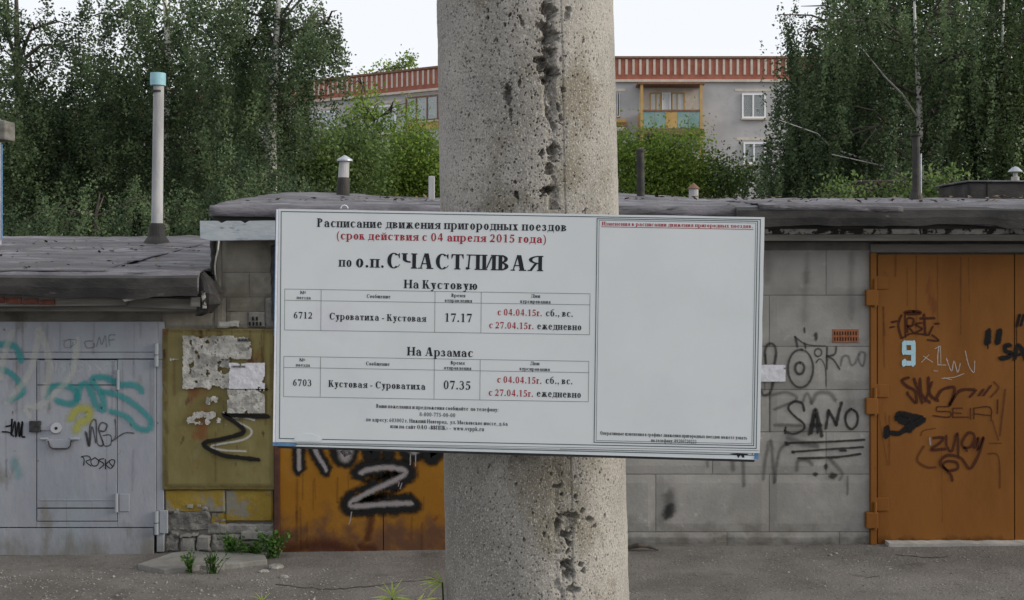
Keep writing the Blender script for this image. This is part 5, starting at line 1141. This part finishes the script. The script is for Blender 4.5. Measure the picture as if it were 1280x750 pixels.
tree('weeping_birch', 'weeping birch with a white trunk and long hanging twigs behind the right garage', 1152, 22, [(1150,200),(1149,120),(1145,60),(1142,-20)],
     [(1140,30,30,40,34,-1.8),(1160,90,26,44,26,-1.8),(1135,150,26,36,16,-1.8),(1175,180,26,36,16,-1.8),(1060,170,60,40,30,-1.8),(1000,40,34,44,26,0),(1040,20,50,50,52,0),(1100,30,60,60,62,0.8),(1170,30,60,60,66,0.8),(1015,100,44,50,62,0),(1070,100,50,60,70,.5),(1195,100,46,60,66,0),(1000,170,50,56,86,0),(1060,180,60,56,90,0.6),(980,215,40,40,56,0),(1110,160,32,60,42,1.8),(1110,215,60,40,60,1.6),(1190,190,50,60,60,1.2)],
     'leaf_birch', 'birch', 2.3, 115, .062, .14, 1.8, gr_, .085, [[(1149,150),(1128,118),(1105,95),(1095,82),(1079,62)],[(1150,245),(1100,205),(1050,189),(1036,181),(1022,167),(974,150)],[(1150,255),(1132,222),(1112,211),(1094,205),(1040,193)]])
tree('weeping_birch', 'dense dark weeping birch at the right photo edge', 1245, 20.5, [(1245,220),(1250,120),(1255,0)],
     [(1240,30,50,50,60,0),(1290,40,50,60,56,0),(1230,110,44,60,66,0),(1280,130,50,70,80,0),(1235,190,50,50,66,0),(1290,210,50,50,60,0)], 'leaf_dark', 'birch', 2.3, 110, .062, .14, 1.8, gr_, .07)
tree('bushy_tree', 'low leafy bush with a few yellow leaves right of the dark iron pipe', 1180, 18, [(1180,260),(1180,245)],
     [(1180,240,32,16,26,0),(1130,245,24,12,14,0),(1060,245,40,10,16,0)], 'leaf_mid', 'bark', 0, 46, .075, .17, .8, None, .05, cat='bush')
# the wood behind them that reads as one dark mass
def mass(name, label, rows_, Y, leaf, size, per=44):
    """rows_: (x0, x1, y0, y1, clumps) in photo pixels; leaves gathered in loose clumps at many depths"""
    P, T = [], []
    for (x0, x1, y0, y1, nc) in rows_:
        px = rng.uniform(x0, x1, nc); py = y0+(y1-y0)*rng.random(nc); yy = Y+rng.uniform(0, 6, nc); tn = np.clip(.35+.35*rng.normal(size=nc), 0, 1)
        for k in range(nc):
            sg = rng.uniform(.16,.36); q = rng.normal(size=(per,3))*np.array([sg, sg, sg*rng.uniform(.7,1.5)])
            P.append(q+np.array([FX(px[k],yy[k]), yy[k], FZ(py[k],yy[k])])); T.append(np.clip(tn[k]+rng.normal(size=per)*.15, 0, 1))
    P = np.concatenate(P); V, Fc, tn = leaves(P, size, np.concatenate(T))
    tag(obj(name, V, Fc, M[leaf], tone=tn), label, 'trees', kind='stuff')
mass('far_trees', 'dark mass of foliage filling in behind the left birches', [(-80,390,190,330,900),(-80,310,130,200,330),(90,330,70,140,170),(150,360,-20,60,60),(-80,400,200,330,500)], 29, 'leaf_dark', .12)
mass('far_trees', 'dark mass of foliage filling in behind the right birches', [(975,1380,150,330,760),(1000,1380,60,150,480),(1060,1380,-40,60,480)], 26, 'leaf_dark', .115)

# ================================================================== weeds and foreground sprigs
def weed(label, px, Y, n, h, w_, leaf='leaf_weed', size=.035, blade=False):
    x = FX(px,Y); z = float(gz(x,Y)); t = thing('weed', label, 'weed', (x,Y,z), 'weeds at the plinth')
    mb = MB(); P = []
    for k in range(n):
        e = Vector((x+random.gauss(0,w_*.5), Y+random.gauss(0,w_*.4)-.02, z+h*random.uniform(.5,1)))
        b0 = Vector((x+random.gauss(0,w_*.15), Y, z-.01)); m = b0.lerp(e,.5)+Vector((0,0,h*.12))
        mb.tube([b0,m,e], [.0035,.0028,.0012], 4)
        for q in range(4 if blade else 14):
            c = b0.lerp(m,random.random()) if random.random() < .3 else m.lerp(e,random.random()); P.append(c+Vector([random.gauss(0,size*.5) for _ in range(3)]))
    mb.build('stems', M[leaf] if False else M['leaf_weed'], t)
    V, Fc, tn = leaves(np.array([tuple(p) for p in P]), size, rng.random(len(P)), long=1.6 if blade else 1)
    tag(obj('leaves', V, Fc, M[leaf], t, tone=tn), kind='stuff')
weed('leafy green weed below the crack in the yellow plinth', 290, 9.2, 16, .20, .10)
weed('low dark green weed at the plinth between the two taller weeds', 313, 9.24, 14, .11, .16)
weed('tallest green weed in the corner beside the orange gate', 339, 9.15, 22, .24, .14)
weed('thin grass tuft growing at the front edge of the broken slab', 266, 8.72, 26, .20, .10, size=.02, blade=True)
weed('small weed left of the grass tuft at the slab edge', 238, 8.72, 12, .17, .06, size=.026)

def leaflet():
    n = 6; vs, fs = [], []
    for i in range(n+1):
        t = i/n; wd = .13*math.sin(math.pi*min(1,t**.7))**.9*(1-.25*t) + .002
        vs += [(-wd, t, -.10*t*t+wd*.35), (0, t, -.10*t*t), (wd, t, -.10*t*t+wd*.35)]
    for i in range(n): a = 3*i; fs += [(a,a+1,a+4,a+3),(a+1,a+2,a+5,a+4)]
    me = bpy.data.meshes.new('leaf'); me.from_pydata(vs, [], fs); me.update()
    at = me.attributes.new('tone','FLOAT','POINT'); at.data.foreach_set('value', [min(1,max(0, v[1]*.9)) for v in vs])
    me.materials.append(M['leaf_bright']); me.polygons.foreach_set('use_smooth', [True]*len(me.polygons)); return me
LM = leaflet()
def sprig(label, px, py, Y, dirs, big=()):
    top = Vector(PT(px,py,Y)); base = Vector((top.x+.01, Y+.05, float(gz(top.x,Y+.05))))
    t = thing('plant', label, 'plant', base, 'yellow-green plants at the foot of the pole')
    MB().tube([base, base.lerp(top,.6)+Vector((.01,0,0)), top], [.006,.004,.002], 6).build('stem', M['leaf_weed'], t)
    for (dx, dy, L, tw) in dirs:
        o = bpy.data.objects.new('leaf', LM); d = Vector((dx, random.uniform(-.35,.35)*math.hypot(dx,dy), -dy)).normalized()
        q = d.to_track_quat('Y','Z'); o.rotation_mode = 'QUATERNION'; o.rotation_quaternion = q
        s_ = L/FOC*Y; o.scale = (s_*tw, s_, s_); finish(o, top+Vector((0,random.uniform(-.01,.01),0)), t)
sprig('yellow-green plant whose narrow leaves touch the left edge of the pole', 553, 728, 2.46, [(-1,-.25,30,.6),(-1,.05,32,.7),(-1,-.6,26,.6),(-.8,-.9,24,.5),(-1,.35,30,.7),(-.5,-1,22,.5),(-1,.7,26,.8)])
sprig('spiky yellow-green plant nearest the middle of the bottom edge', 490, 747, 2.40, [(-1,-.25,28,.7),(-.8,-.5,26,.6),(-.4,-.9,24,.5),(0,-1,22,.45),(.45,-1,28,.5),(.9,-.15,24,.6),(1,.2,28,.7),(-1,.1,28,.8),(.7,-.5,22,.5),(.2,-.6,18,.6),(-.6,.1,20,.9)])
sprig('broad-leaved yellow-green plant between the two spiky ones', 522, 756, 2.38, [(-1,-.32,26,1.6),(.9,-.35,28,1.7),(.2,-.5,20,1.8),(-.6,-.3,30,1.5)])
sprig('smallest yellow-green plant tip at the bottom edge below the slab', 328, 752, 2.42, [(-.9,-.5,16,.5),(-.5,-.9,16,.5),(0,-1,16,.4),(.6,-.8,18,.45),(.9,-.3,14,.5),(-1,-.1,14,.5)])
